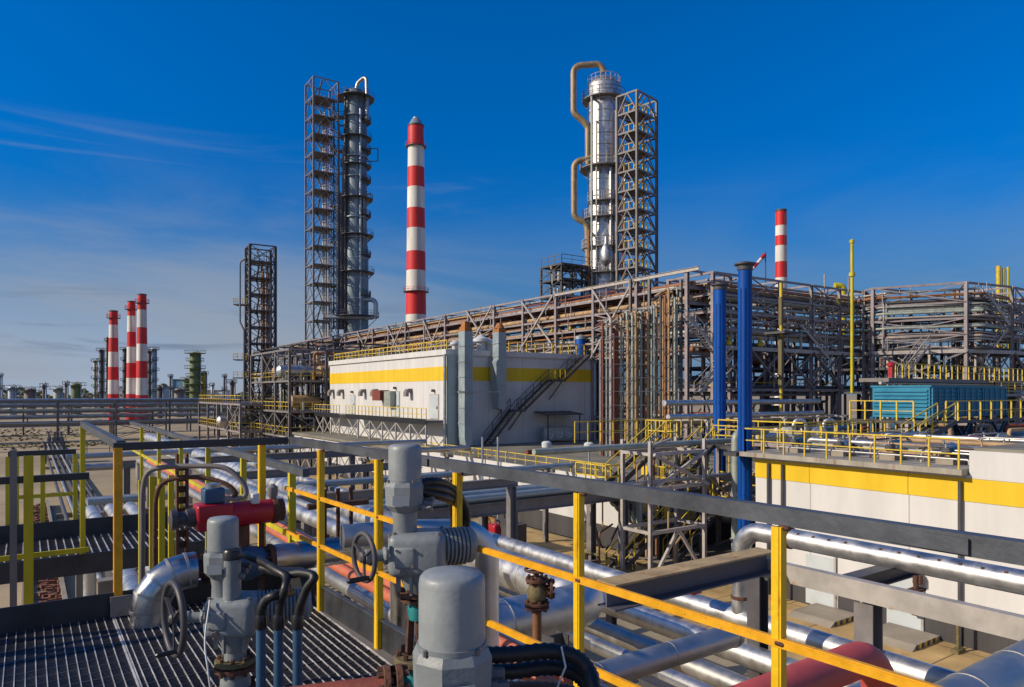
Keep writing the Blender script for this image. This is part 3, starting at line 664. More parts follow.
# valves, boxes and hangers crowded along both racks
for k in range(90):
    if k < 40:
        y = RN.uniform(45, 140); x = 49.2 + RN.uniform(-.2, .9); z = RN.choice((12.8, 14.4, 15.9, 17.4)); w = 'rack behind the white building'
    else:
        i = RN.randrange(len(RB[1]) - 1); (p, n), (q, n2) = RB[1][i], RB[1][i + 1]; c = p.lerp(q, RN.random()) - n * RN.uniform(1.5, 2.9); x, y = c.x, c.y; z = RN.choice((9.5, 13.4, 15.0, 16.6, 18.2)); w = 'angled rack'
    mb = MB(); s_ = RN.uniform(.16, .34); mb.lathe((x, y, z), [(s_ * .7, 0), (s_, .1), (s_, s_ * 1.2), (s_ * .35, s_ * 1.6), (s_ * .35, s_ * 2.4), (s_ * .9, s_ * 2.45), (s_ * .9, s_ * 2.65), (.02, s_ * 2.7)], n=10)
    kd = RN.choice((('rust brown', RUST), ('pale', LAMPW), ('grey', STEELP), ('faded yellow', YELF), ('red', RUSTR))); tag(mb.build('rack_valve', kd[1]), f'small {kd[0]} valve on a pipe of the {w}', 'valve', f'{kd[0]} valves on the {w}')
for k in range(120):
    if k < 50: x, y = 48.85 + RN.uniform(0, .3), RN.uniform(44, 120); z0 = RN.choice((12.6, 14.2, 15.7, 17.2)); w = 'rack behind the white building'
    else:
        i = RN.randrange(len(RB[1]) - 1); (p, n), (q, n2) = RB[1][i], RB[1][i + 1]; c = p.lerp(q, RN.random()) - n * RN.uniform(2.8, 3.0); x, y = c.x, c.y; z0 = RN.choice((13.2, 14.8, 16.4, 18.0)); w = 'angled rack'
    tag(MB().bar((x, y, z0), (x, y, z0 + RN.choice((1.5, 1.8, 3.2))), .09).build('hanger', RN.choice((STEELP, PURP, STEEL))), f'upright steel hanger strut on the side of the {w}', 'hanger', f'hangers on the {w}')

process_frame('deep dark steel frame packed with pipes behind the left half of the angled rack', 66, 108, 54, 62, 8, 1, (9.0, 12.0, 15.0), STEELD, None, .3, .8, .8, 40, 'the dark frame behind the angled rack', seed=51, mats=[STEELD, BRNP, STEEL, TAN, SILVD])
process_frame('dark steel frame packed with pipes behind the far right rack bend', 88, 124, 44, 52, 6, 1, (9.0, 12.0, 15.0), STEELD, None, .3, .8, .8, 32, 'the dark frame behind the far right rack', seed=52, mats=[STEELD, BRNP, STEEL, TAN, SILVD])
for k in range(9):
    y = 49.4 + k * 12.7; z0, z1 = (14.2, 20.0) if k % 3 else (12.6, 20.0); mb = MB(); mb.bar((48.72, y, z0), (48.72, y + 6.3, z1), .16); mb.bar((48.56, y, z1), (48.56, y + 6.3, z0), .16)
    tag(mb.build('rack_brace', STEELP), 'large X brace on the near face of the rack behind the white building', 'brace', 'X braces on the rear rack')

for i in range(len(RB[1]) - 1):
    (p, n), (q, n2) = RB[1][i], RB[1][i + 1]; a, b = p - n * 2.9, q - n2 * 2.9
    mb = MB(); mb.bar(a + UP * 9.4, b + UP * 13.1, .14); mb.bar(a + UP * 13.1 - n * .16, b + UP * 9.4 - n2 * .16, .14); tag(mb.build('rack_brace', STEEL), 'X brace below the lower tier of the angled rack', 'brace', 'X braces under the angled rack')
    mb = MB(); mb.bar(a + UP * 13.15, b + UP * 13.15, .25, .36); tag(mb.build('rack_chord', STEELP), 'pale bottom chord beam along the lower tier of the angled rack', 'beam', 'chord beams of the angled rack')
# ---------------------------------------------------------------- tall lattice towers and columns
def lattice(label, c, ux, uy, w, d, z0, z1, n, m, style='X', rail=YELF, stairs=True, name='lattice_tower', cw=.3, inner=None):
    """c: corner nearest the lens; ux, uy: plan directions of its two visible sides"""
    c = V((c[0], c[1], 0)); ux, uy = V(ux).normalized(), V(uy).normalized(); t = thing(name, c + ux * w / 2 + uy * d / 2 + UP * z0, label, 'steel tower')
    K = [c, c + ux * w, c + ux * w + uy * d, c + uy * d]
    for q in K: MB().ibeam(q + UP * z0, q + UP * z1, cw, cw).build('column', m, t)
    for i in range(n + 1):
        z = z0 + (z1 - z0) * i / n; mb = MB()
        for a, b in zip(K, K[1:] + K[:1]): mb.bar(a + UP * z, b + UP * z, .16, .22)
        mb.build('floor_beam', m, t)
        if i == n: break
        zz = z + (z1 - z0) / n
        for fi, (a, b) in enumerate(((K[0], K[1]), (K[0], K[3]), (K[1], K[2]), (K[3], K[2]))):
            mb = MB(); md = (a + b) / 2
            if style == 'V': mb.bar(a + UP * z, md + UP * zz, .13); mb.bar(b + UP * z, md + UP * zz, .13)
            else: mb.bar(a + UP * z, b + UP * zz, .12); mb.bar(b + UP * z, a + UP * zz, .12, off=(.13, 0))
            mb.build('brace', m, t)
        if i:
            mb = MB(); mb.obox(c + ux * w / 2 + uy * d * .5 + UP * (z + .14), ux * w * .9, uy * d * .8, UP * .06); dk = mb.build('deck', STEELD, t)
            if rail:
                mb = MB()
                for a, b in ((K[0], K[1]), (K[0], K[3])):
                    s = .12; A, B = a.lerp(b, s), a.lerp(b, 1 - s); off = (ux + uy) * .25
                    mb.bar(A + off + UP * (z + 1.1), B + off + UP * (z + 1.1), .07)
                    for p in along(A, B, .9): mb.bar(p + off + UP * z, p + off + UP * (z + 1.1), .1)
                mb.build('deck_rail', rail, dk)
            if stairs:
                a, b = (K[0], K[1]) if i % 2 else (K[1], K[0]); o = uy * d * .4; p = a.lerp(b, .15) + o + UP * (z + .15); q = a.lerp(b, .85) + o + UP * (zz + .15)
                MB().bar(p, q, .3, .14).build('stair', STEEL, t)
    if inner:
        for k in range(inner):
            o = c + ux * w * RN.uniform(.15, .85) + uy * d * RN.uniform(.5, .9)
            MB().tube([o + UP * z0, o + UP * (z1 - RN.uniform(1, 9))], RN.uniform(.09, .2), 8).build('riser', RN.choice((TAN, SILVD, BRNP)), t)
    return t
def ring_platform(p, z, r0, r1, t, rm=YELF, a0=0, a1=360, m=STEELD):
    mb = MB(); n = 20; A = [math.radians(a0 + (a1 - a0) * i / n) for i in range(n + 1)]; pt = lambda a, r, zz: p + V((math.cos(a) * r, math.sin(a) * r, zz))
    for a, b in zip(A, A[1:]): mb.hexa([pt(a, r0, z - .15), pt(a, r1, z - .15), pt(b, r1, z - .15), pt(b, r0, z - .15), pt(a, r0, z), pt(a, r1, z), pt(b, r1, z), pt(b, r0, z)])
    for a in A[::3]: mb.bar(pt(a, r0, z - r1 + r0), pt(a, r1 - .1, z - .16), .12)
    d = mb.build('platform', m, t); mb = MB()
    for k in (1.1, .55): mb.tube([pt(a, r1 - .05, z + k) for a in A], .04, 5)
    for a in A: mb.bar(pt(a, r1 - .05, z), pt(a, r1 - .05, z + 1.1), .06)
    mb.build('platform_rail', rm, d)
# T1: left pair
D1 = 165; c1 = at(313.5, HZ, D1 - 5)
ta = lattice('tallest dark lattice stair tower standing left of its column', c1, -RGT * .55 + FWD * .83, RGT * .83 + FWD * .55, 5.9, 5.8, 0, zat(76, D1 - 5), 19, STEEL, 'V', None, True, inner=7, cw=.36)
def yaw(a): return V((math.cos(a), math.sin(a), 0))
pc = at(356, HZ, D1 + 1); pc.z = 0
t1 = thing('distillation_column', pc, 'tall blue grey column hung with platforms beside the left lattice tower', 'process column'); zt = zat(88, D1)
rw = 2.55
MB().lathe(pc, [(rw + .35, 0), (rw + .35, zat(250, D1)), (rw, zat(240, D1)), (rw, zt - 1.4), (rw * .85, zt - .5), (rw * .45, zt)], n=28).build('shell', mat('blue grey column shell', (.17, .22, .26), .5, .35, .3, .6, .1, (.1, .09, .08), streak=True), t1)
mb = MB()
for i in range(14): z = 12 + i * (zt - 14) / 14; mb.lathe(pc + UP * z, [(rw, 0), (rw + .42, 0), (rw + .42, .16), (rw, .16)], n=28)
mb.build('stiffener_ring', GALV, t1)
for y, r1 in ((97, 4.3), (137, 3.7), (165, 3.6), (198, 4.0), (235, 4.1), (272, 4.3), (316, 5.4)): ring_platform(pc, zat(y, D1), rw * .98, r1, t1, STEELD)
for y in (120, 150, 180, 215, 255, 295): ring_platform(pc, zat(y, D1), rw * .98, 3.5, t1, STEELD, -90, 40)
pipe([pc + UP * (zt - .2), pc + UP * (zt + 1.6) + RGT * .4, pc + RGT * 2.6 - FWD * .5 + UP * (zt + 3.2), pc + RGT * 3.1 - FWD * 2 + UP * (zt - 7), pc + RGT * 3 - FWD * 2.6 + UP * (zt - 8)], .42, SILVD, 'silver overhead pipe bent over the top of the left column', None, 12, 1.2, 3, 'overhead_pipe')
for off, y0, y1, r, m, lb in ((-2.9, 195, 330, .5, STEELD, 'thick dark downcomer clamped left of the tall blue grey column'), (-3.9, 175, 330, .32, GALV, 'thin grey riser between the left lattice tower and its column'), (-2.0, 92, 330, .3, STEELD, 'dark instrument riser on the front of the left column'), (1.6, 110, 330, .26, GALV, 'thin grey riser on the right side of the left column')):
    b = pc + RGT * off - FWD * 2.4; pipe([b + UP * zat(y1, D1), b + UP * zat(y0, D1), b - RGT * off * .6 + FWD * 1.2 + UP * zat(y0, D1)], r, m, lb, None, 10, .8, 4, 'riser_pipe')
pipe([pc + RGT * 1.8 - FWD * 1.5 + UP * zat(300, D1), pc + RGT * 5 - FWD * 1.5 + UP * zat(300, D1), pc + RGT * 5.0 - FWD * 1.5 + UP * zat(318, D1), pc + RGT * 1.5 - FWD * 3 + UP * zat(318, D1), pc - RGT * 7 - FWD * 3 + UP * zat(318, D1)], .55, GALV, 'grey horizontal pipe loop at the foot of the left column', None, 12, 1.2, 3, 'loop_pipe')
mb = MB(); q0 = pc + RGT * 2.6 + UP * zat(160, D1)
for a, b in (((0, 0), (2.6, 0)), ((2.6, 0), (2.6, 3)), ((2.6, 3), (0, 3))): mb.bar(q0 + RGT * a[0] + UP * a[1], q0 + RGT * b[0] + UP * b[1], .18)
tag(mb.build('davit_frame', STEELD), 'small square davit frame sticking out right of the left column', 'davit')
for k, (y, w_) in enumerate(((118, 3.4), (152, 3.0), (207, 3.6), (243, 3.2), (287, 3.6))):
    a = pc - RGT * 3.9 - FWD * 1.2 + UP * zat(y, D1); t = thing('tie_platform', a, ('highest', 'second', 'third', 'fourth', 'lowest')[k] + ' tie platform bridging the left lattice tower and its column', 'landing'); MB().obox(a, RGT * w_, FWD * 2, UP * .25).build('deck', STEELD, t); mb = MB(); mb.bar(a - RGT * w_ / 2 - FWD + UP * 1.1, a + RGT * w_ / 2 - FWD + UP * 1.1, .1); mb.bar(a - RGT * w_ / 2 - FWD + UP * .5, a + RGT * w_ / 2 - FWD + UP * .5, .08)
    for q in (-.5, -.2, .1, .4): mb.bar(a + RGT * w_ * q - FWD, a + RGT * w_ * q - FWD + UP * 1.1, .1)
    mb.build('rail', STEELD, t); MB().bar(a - RGT * w_ * .4 - UP * .1, a + RGT * w_ * .3 - UP * 2.2, .2).build('bracket', STEELD, t)
for k, (o, y0, y1, r) in enumerate(((-4.6, 105, 330, .22), (-3.4, 128, 330, .16), (-2.5, 150, 330, .35), (2.2, 196, 310, .2))):
    b = pc + RGT * o - FWD * (2.7 - .3 * k); pipe([b + UP * zat(y1, D1), b + UP * zat(y0, D1), b + RGT * 1.4 + FWD * 1.6 + UP * zat(y0 - 3, D1)], r, (STEELD, BRNP, STEEL, TAN)[k], ('outer dark', 'brown', 'thick grey', 'right hand tan')[k] + ' riser crowding the left blue grey column', None, 8, .6, 3, 'riser_pipe')
# T0: shorter dark lattice tower at far left
D0 = 128; c0 = at(250, HZ, D0)
lattice('shorter dark lattice tower at left with side landings', c0, -RGT * .5 + FWD * .866, RGT * .866 + FWD * .5, 4.4, 4.5, 0, zat(244, D0), 12, STEELD, 'X', OLIV, True, inner=12, cw=.42)
for k, y in enumerate((305, 360, 378)):
    p = at(242, y, D0 + .5); t = thing('side_landing', p, ('upper', 'middle', 'lowest')[k] + ' landing jutting out left of the shorter dark lattice tower', 'landing')
    mb = MB(); mb.obox(p, RGT * 2.4, FWD * 2, UP * .2); mb.build('deck', STEELD, t); mb = MB()
    for z in (.6, 1.1): mb.bar(p - RGT * 1.2 - FWD + UP * z, p + RGT * 1.2 - FWD + UP * z, .07); mb.bar(p - RGT * 1.2 - FWD + UP * z, p - RGT * 1.2 + FWD + UP * z, .07)
    for a in (-1.2, -.4, .4, 1.2): mb.bar(p + RGT * a - FWD, p + RGT * a - FWD + UP * 1.1, .08)
    mb.build('rail', YELF, t)
pipe([at(244, 400, D0 - 2), at(244, 330, D0 - 2), at(240, 322, D0 - 2), at(240, 262, D0 - 2), at(246, 258, D0 - 2)], .16, STEEL, 'grey riser climbing the left side of the shorter lattice tower', None, 10, .8, 3, 'riser_pipe')
pipe([at(252, 395, D0 - 4), at(252, 352, D0 - 4), at(262, 352, D0 - 4), at(262, 392, D0 - 4)], .2, STEEL, 'inverted U pipe in front of the shorter lattice tower', None, 10, .8, 3, 'loop_pipe')
# T2: right pair
D2 = 96; p2 = at(604, HZ, D2 + 2); p2.z = 0
t2 = thing('distillation_column', p2, 'bright silver distillation column between big pipe loops and right lattice tower', 'process column'); zt = zat(72, D2); r2 = 2.3
MB().lathe(p2, [(r2 + .25, 0), (r2 + .25, zat(236, D2)), (r2, zat(228, D2)), (r2, zt - 1.2), (r2 * .8, zt - .45), (r2 * .4, zt), (.3, zt + .1), (.3, zt + .5)], n=32).build('shell', SILV, t2)
mb = MB()
for i in range(26): z = 10 + i * (zt - 12) / 26; mb.lathe(p2 + UP * z, [(r2 - .05, 0), (r2 + (.30 if z < zat(236, D2) else .05), 0), (r2 + (.30 if z < zat(236, D2) else .05), .09), (r2 - .05, .09)], n=32)
mb.build('cladding_band', SILVD, t2)
for y, r1, a0, a1 in ((95, 3.05, 0, 360), (165, 3.4, 0, 360), (200, 3, 180, 300), (216, 3.1, 150, 330), (246, 3.2, 150, 330), (272, 3.4, 0, 360)): ring_platform(p2, zat(y, D2), r2 * .98, r1, t2, STEELP if y > 100 else STEELD, a0, a1, STEEL)
ring_platform(p2, zat(80, D2), r2 * .6, 2.3, t2, STEELP, 0, 360, STEEL)
for k, (a, y0, y1, r, m) in enumerate(((-2.0, 96, 290, .16, GRNG), (-1.35, 120, 290, .12, STEELP), (.6, 165, 280, .22, SILV), (1.3, 110, 290, .14, STEELP), (2.2, 105, 290, .13, RUSTR), (-2.4, 230, 290, .2, BRNP), (2.5, 165, 250, .16, SILVD))):
    b = p2 + RGT * a - FWD * (r2 + .25); pipe([b + FWD * .9 + UP * zat(y0, D2), b + UP * zat(y0 + 3, D2), b + UP * zat(y1, D2)], r, m, ('pale green', 'slim grey', 'short silver', 'grey', 'rust red', 'brown lower', 'dull silver')[k] + ' riser running down the front of the silver column', None, 8, .5, 3, 'riser_pipe')
for k, (pp, lb) in enumerate((([(604, 72), (600, 64), (573.5, 66), (573.5, 113), (584, 122), (588, 128), (588, 165)], 'upper big tan overhead pipe looping left of the silver column'), ([(592, 158), (574, 162), (574, 217), (587, 224), (589, 290)], 'lower big tan pipe loop left of the silver column'))):
    pipe([at(x, y, D2 + 1) for x, y in pp], .42, mat('tan lagging ' + 'ab'[k], (.36, .27, .16), .55, .3, .25, 1.2, .15), lb, None, 14, 1.1, 2.2, 'overhead_pipe')
mb = MB(); mb.lathe(at(606, 262, D2 - 2.2), [(.05, -.6), (.5, -.3), (.75, .2), (.75, 1.6), (.4, 2.2), (.2, 2.6), (.2, 3.4)], n=18); tag(mb.build('separator_vessel', SILV), 'small silver pot on the front foot of the silver column', 'vessel')
c2 = at(637, HZ, D2 - 6)
lattice('pale grey lattice stair tower right of the silver column', c2, -RGT * .72 + FWD * .7, RGT * .7 + FWD * .72, 3.1, 4.6, 0, zat(90, D2 - 6), 19, STEEL, 'V', YELF, True, cw=.3, inner=3)

# ---------------------------------------------------------------- white process building
bx0, by0, bx1, by1, bz0, bz1 = 31.5, 56, 49.2, 86, 4.1, 12.75
wb = thing('process_building', ((bx0 + bx1) / 2, (by0 + by1) / 2, bz0), 'white panelled process building with yellow band and outside stair', 'building')
mb = MB(); mb.box(bx0, bx1, by0, by1, bz0, bz1); mb.build('wall', PANW, wb)
mb = MB(); z0, z1 = 10.15, 11.45; mb.box(bx0 - .025, bx0, by0 - .025, by1, z0, z1); mb.box(bx0, bx1, by0 - .025, by0, z0, z1); mb.build('yellow_band', PANY, wb)
mb = MB(); mb.box(bx0 - .15, bx1 + .1, by0 - .15, by1 + .1, bz1, bz1 + .22); mb.build('roof', ROOFM, wb)
mb = MB(); mb.box(bx0 - .19, bx0 - .15, by0 - .19, by1, bz1 - .25, bz1 + .26); mb.box(bx0 - .15, bx1, by0 - .19, by0 - .15, bz1 - .25, bz1 + .26); mb.build('roof_trim', PANW, wb)
mb = MB(); mb.box(bx0 - .06, bx0 + 1.6, by0 - .3, by0 - .16, bz0, bz1 - .25); mb.build('corner_panel', DUCTM, wb)
mb = MB(); mb.tube([(bx0 - .25, by0 - .1, bz0), (bx0 - .25, by0 - .1, bz1 - .2)], .14, 10); mb.build('downpipe', GALV, wb)
mb = MB(); mb.tube([(bx1 - .1, by0 - .35, bz0), (bx1 - .1, by0 - .35, bz1 - .2)], .18, 10); mb.box(bx1 - .3, bx1 + .1, by0 - .55, by0 - .15, bz1 - .6, bz1); mb.build('downpipe', GALV, wb)
for px in (333.5, 343, 365, 377, 411):
    p = onX(px, bx0); mb = MB(); z = 9.45
    mb.prism([(bx0, p.y - .3, z), (bx0 - .5, p.y - .3, z - .05), (bx0 - .7, p.y - .3, z - .35), (bx0 - .7, p.y - .3, z - .8), (bx0 - .4, p.y - .3, z - .8), (bx0 - .37, p.y - .3, z - .42), (bx0, p.y - .3, z - .38)], (0, .6, 0))
    mb.build('vent_hood', STEEL, wb)
wz = 6.5
for px, w, h in ((353, 1.3, 2.2), (396, 1.7, 2.6), (434.5, 1.6, 2.3)):
    p = onX(px, bx0); mb = MB(); mb.box(bx0 - .05, bx0 - .003, p.y - w / 2 - .1, p.y + w / 2 + .1, wz + .05, wz + h + .1); d = mb.build('door', STEELP, wb)
    mb = MB(); mb.box(bx0 - .08, bx0 - .052, p.y - w / 2, p.y + w / 2, wz + .1, wz + h); mb.build('door_leaf', DOORM, d)
    mb = MB(); mb.box(bx0 - .14, bx0 - .085, p.y - w / 2 + .08, p.y - w / 2 + .2, wz + 1, wz + 1.25); mb.build('handle', STEELD, d)
    mb = MB(); mb.box(bx0 - .3, bx0 - .05, p.y - .12, p.y + .12, wz + h + .3, wz + h + .55); mb.build('door_lamp', STEELD, wb)
pa = onX(386, bx0); mb = MB(); mb.box(bx0 - 1.1, bx0 - .1, pa.y - .9, pa.y + 1.1, 8.2, 9.3); tag(mb.build('air_unit', RUSTR), 'rust red fan unit hung on the sunlit white wall', 'fan unit')
pa = onX(393, bx0); mb = MB(); mb.box(bx0 - .7, bx0 - .1, pa.y - .8, pa.y + .8, 7.6, 9.2); mb.box(bx0 - .72, bx0 - .7, pa.y - .6, pa.y + .6, 7.9, 9.0); tag(mb.build('air_unit', GRNG), 'grey green air unit beside the rust red fan on the white wall', 'air unit')
for k, (px, sz) in enumerate(((470, .8), (481, 1.1), (489, .9), (455, .7))):
    p = onY(px, by0 + 2.5); mb = MB(); mb.lathe(p + UP * (bz1 + .2), [(sz * .4, 0), (sz * .4, sz), (sz * .7, sz), (sz * .7, sz * 1.25), (sz * .15, sz * 1.6)], n=14); tag(mb.build('roof_vent', LAMPW), 'small white mushroom vent on the white building roof', 'roof vent', 'roof vents on the white building')
railing([(bx0 + .2, by1 - 1, bz1 + .22), (bx0 + .2, by0 + .3, bz1 + .22)], .9, 'yellow guard rail along the left roof edge of the white building', YELF, step=1.0, ps=.09, rs=.08)
railing([onY(500, by0 + .4) + UP * (bz1 + .22), onY(592, by0 + .4) + UP * (bz1 + .22)], 1.1, 'yellow guard rail on the front roof edge above the stair', YELF, step=1.1, ps=.1, rs=.07)
# square ducts up the shaded front
pd = onY(465.5, by0 - 1.2); dk = thing('exhaust_duct', pd + UP * bz0, 'full height square exhaust duct at the building corner with orange cap', 'duct')
MB().box(pd.x - .42, pd.x + .42, pd.y - .55, pd.y + .55, 5.0, 14.6).build('shaft', DUCTM, dk)
mb = MB(); mb.prism([(pd.x - .42, pd.y - .55, 5.0), (pd.x - .3, pd.y - .55, 4.3), (pd.x + .15, pd.y - .55, 4.15), (pd.x + .42, pd.y - .55, 4.4), (pd.x + .42, pd.y - .55, 5.0)], (0, 1.1, 0)); mb.build('boot', DUCTM, dk)
mb = MB()
for z in (6.2, 7.6, 9, 10.4, 11.8, 13.2): mb.box(pd.x - .47, pd.x + .47, pd.y - .6, pd.y + .6, z, z + .08)
mb.build('joint_flange', GALV, dk); mb = MB(); mb.box(pd.x - .38, pd.x + .38, pd.y - .5, pd.y + .5, 14.6, 15.0); mb.box(pd.x - .28, pd.x + .28, pd.y - .35, pd.y + .35, 15.0, 15.5); mb.build('cap', ORANG, dk)
mb = MB(); mb.bar((pd.x - 1.2, by0 - .1, 9.1), (pd.x + 3.4, by0 - 1.85, 9.1), .08); mb.bar((pd.x - 1.2, pd.y - .7, 9.1), (pd.x + 1, pd.y - .7, 9.1), .1); mb.build('wall_bracket', STEELP, dk)
pd = onY(499.5, by0 - 1.0); dk = thing('exhaust_duct', pd + UP * 7, 'shorter hanging square duct with slanted foot and orange cap', 'duct')
MB().box(pd.x - .44, pd.x + .44, pd.y - .5, pd.y + .5, 8.6, 14.7).build('shaft', DUCTM, dk)
mb = MB(); mb.prism([(pd.x - .44, pd.y - .5, 8.6), (pd.x - .44, pd.y - .5, 7.6), (pd.x + .1, pd.y - .5, 7.4), (pd.x + .44, pd.y - .5, 7.7), (pd.x + .44, pd.y - .5, 8.6)], (0, 1.0, 0)); mb.prism([(pd.x - .44, pd.y - .5, 12.2), (pd.x - .68, pd.y - .5, 11.9), (pd.x - .68, pd.y - .5, 10.2), (pd.x - .44, pd.y - .5, 8.9)], (0, 1.0, 0)); mb.build('boot', DUCTM, dk)
mb = MB()
for z in (9.6, 11, 12.4, 13.6): mb.box(pd.x - .49, pd.x + .49, pd.y - .55, pd.y + .55, z, z + .08)
mb.build('joint_flange', GALV, dk); mb = MB(); mb.box(pd.x - .38, pd.x + .38, pd.y - .45, pd.y + .45, 14.7, 15.1); mb.lathe((pd.x, pd.y, 15.1), [(.5, 0), (.2, .5)], n=12); mb.build('cap', ORANG, dk)
# outside stair on the front
xa, xb = onY(481, by0).x, onY(581, by0).x; ys = by0 - 1.5; L1 = onY(508, by0).x; L2 = onY(516, by0).x; M1 = onY(546, by0).x; M2 = onY(556, by0).x
for lb, x0, x1, z0, z1 in (('lowest flight of the dark stair up the white building front', xa, L1, 4.1, 7.4), ('middle flight of the dark stair up the white building front', L2, M1, 7.4, 10.35), ('top flight of the dark stair reaching the white building roof', M2, xb, 10.35, 12.9)):
    stair((x0, ys, z0), (x1, ys, z1), 1.1, (0, 1, 0), lb, STEELD, STEELD, 1.05, STEELD)
for x0, x1, z, lb in ((L1, L2, 7.4, 'lower'), (M1, M2, 10.35, 'upper')):
    t = thing('stair_landing', (x0, ys, z), lb + ' landing of the dark stair on the white building front', 'landing'); MB().box(x0 - .1, x1 + .1, ys, ys + 1.2, z - .2, z).build('deck', STEELD, t)
    mb = MB(); mb.bar((x0, ys, z + 1.05), (x1, ys, z + 1.05), .05); mb.bar((x0, ys, z + .5), (x1, ys, z + .5), .04)
    for p in along((x0, ys, z), (x1, ys, z), .6): mb.bar(p, p + UP * 1.05, .05)
    mb.build('rail', YELF if z > 9 else STEELD, t); MB().bar((x1 - .2, ys + .3, z - .2), (x1 - .9, by0 - .05, z - 2), .1).build('bracket', STEELD, t)
# canopy with three fans
pf = onY(551, by0); t = thing('fan_shelter', pf + UP * bz0, 'small canopy with three round fans at the foot of the white building front', 'fan shelter')
MB().obox(pf + V((0, -1.2, 7.0)), (4.6, 0, 0), (0, 2.2, .25), (0, 0, .1)).build('canopy', STEELD, t)
for dx in (-2, 2): MB().bar(pf + V((dx, -2.1, 4.1)), pf + V((dx, -2.1, 6.9)), .1).build('post', STEELD, t)
MB().box(pf.x - 1.9, pf.x + 1.9, pf.y - 1.3, pf.y - .8, 4.3, 5.6).build('fan_casing', GALV, t)
for i in range(3):
    c = pf + V(((i - 1) * 1.2, -1.33, 4.95)); mb = MB(); mb.torus(c, (0, 1, 0), .45, .07, 20, 6); mb.lathe(c + V((0, .0, 0)), [(.1, -.06), (.1, .03)], V((0, 1, 0)), 10)
    for k in range(5): a = k * 1.257; d = V((math.cos(a), 0, math.sin(a))); mb.obox(c + d * .25, d * .32, V((0, 1, 0)).cross(d) * .16, V((0, .02, 0)))
    mb.build('fan', LAMPW, t)
for k, px in enumerate((580.5, 593)):
    p = onY(px, by0 + 1.6); mb = MB(); z = bz1 + .25; r = .58
    t = thing('roof_tank', p + UP * z, ('left' if k == 0 else 'right') + ' of two blue tanks on the right roof corner of the white building', 'tank', 'blue roof tanks')
    MB().lathe(p + UP * z, [(r, 0), (r, 1.7), (r * .97, 1.75)], n=24).build('barrel', BLUES, t); MB().lathe(p + UP * (z + 1.75), [(r * 1.06, 0), (r * 1.06, .3), (r * .3, .5), (r * .1, .55)], n=24).build('lid', GALV, t)
# ---------------------------------------------------------------- lower building under it, its roof reaching toward the lens
lx0, lx1, ly0, ly1, lz = 27.5, 50.5, 27.6, 88, 4.1
lb = thing('process_building', (lx0, (ly0 + ly1) / 2, 0), 'long low white building with flat roof and dark plinth under the taller one', 'building')
MB().box(lx0, lx1, ly0, ly1, 1.35, lz - .25).build('wall', PANR, lb); MB().box(lx0 - .05, lx1, ly0 - .05, ly1, .12, 1.34).build('plinth', PANB, lb)
MB().box(lx0 - .25, lx1, ly0 - .25, ly1, lz - .25, lz).build('roof', ROOFM, lb); MB().box(lx0 - .3, lx0 - .25, ly0 - .3, 55, lz - .55, lz + .08).build('roof_trim', PANW, lb)
MB().box(lx0 - .25, lx1, ly0 - .3, ly0 - .25, lz - .55, lz + .08).build('roof_trim', PANW, lb)
for k, (y0, y1) in enumerate(((77.5, 86), (56.2, 75.5))):
    t = thing('balcony', (bx0 - 1.2, (y0 + y1) / 2, wz), ('far' if k == 0 else 'near') + ' black edged balcony with yellow rail below the doors of the sunlit white wall', 'balcony')
    MB().box(bx0 - 2.0, bx0 - .01, y0, y1, wz - .2, wz).build('deck', STEEL, t); MB().box(bx0 - 2.05, bx0 - 2.003, y0, y1, wz - .35, wz + .15).build('skirt', BLKP, t)
    for z in (.55, 1.1): MB().bar((bx0 - 2, y0, wz + z), (bx0 - 2, y1, wz + z), .06).build('guard_rail', YELF, t)
    for p in along((bx0 - 2, y0, wz), (bx0 - 2, y1, wz), .9): MB().bar(p, p + UP * 1.1, .06).build('post', YELF if k else STEELP, t)
    ys_ = along((0, y0 + .2, 0), (0, y1 - .2, 0), 3.2)
    for a, b in zip(ys_, ys_[1:]):
        mb = MB(); mb.bar((bx0 - 1.9, a.y, lz), (bx0 - 1.9, a.y, wz - .2), .13); mb.bar((bx0 - 1.9, a.y, lz + .1), (bx0 - 1.9, b.y, wz - .3), .1); mb.bar((bx0 - 1.78, b.y, lz + .1), (bx0 - 1.78, a.y, wz - .3), .1); mb.build('trestle', STEELP, t)
railing([(lx0 + .2, 54, lz), (lx0 + .2, 30, lz)], .75, 'low yellow rail along the left edge of the flat lower roof', YELF, step=1.2, ps=.05, rs=.05)
for px in (353, 378, 415, 437): p = onX(px, lx0); MB().box(lx0 - .06, lx0 - .052, p.y - .6, p.y + .6, .2, 2.3).build('door', DOORM, lb)
# scaffold like brackets before the lower wall
for k in range(8):
    y = 57 + k * 3.9; mb = MB(); x = lx0 - 1.6; mb.bar((x, y, 0), (x, y, 3.7), .12); mb.bar((x, y + 3.9, 0), (x, y + 3.9, 3.7), .12); mb.bar((x, y, 3.6), (x, y + 3.9, 3.6), .14); mb.bar((x, y, .3), (x, y + 3.9, 3.5), .09); mb.bar((x + .1, y + 3.9, .3), (x + .1, y, 3.5), .09); mb.bar((x, y, 3.6), (lx0 - .06, y, 3.6), .12)
    tag(mb.build('support_trestle', STEELP), 'cross braced steel trestle standing against the low white wall', 'trestle', 'trestles along the low white wall')
for k, (px, D) in enumerate(((546.5, 48), (589, 47))):
    p = at(px, 0, D); p.z = lz; t = thing('roof_lamp', p, ('left' if k == 0 else 'right') + ' white lamp head on a short post at the flat roof edge', 'lamp', 'roof edge lamps')
    MB().tube([p, p + UP * 1.0], .06, 8).build('pole', GALV, t); MB().lathe(p + UP * 1.0, [(.1, 0), (.32, .18), (.34, .5), (.2, .6)], n=14).build('lamp_head', LAMPW, t)
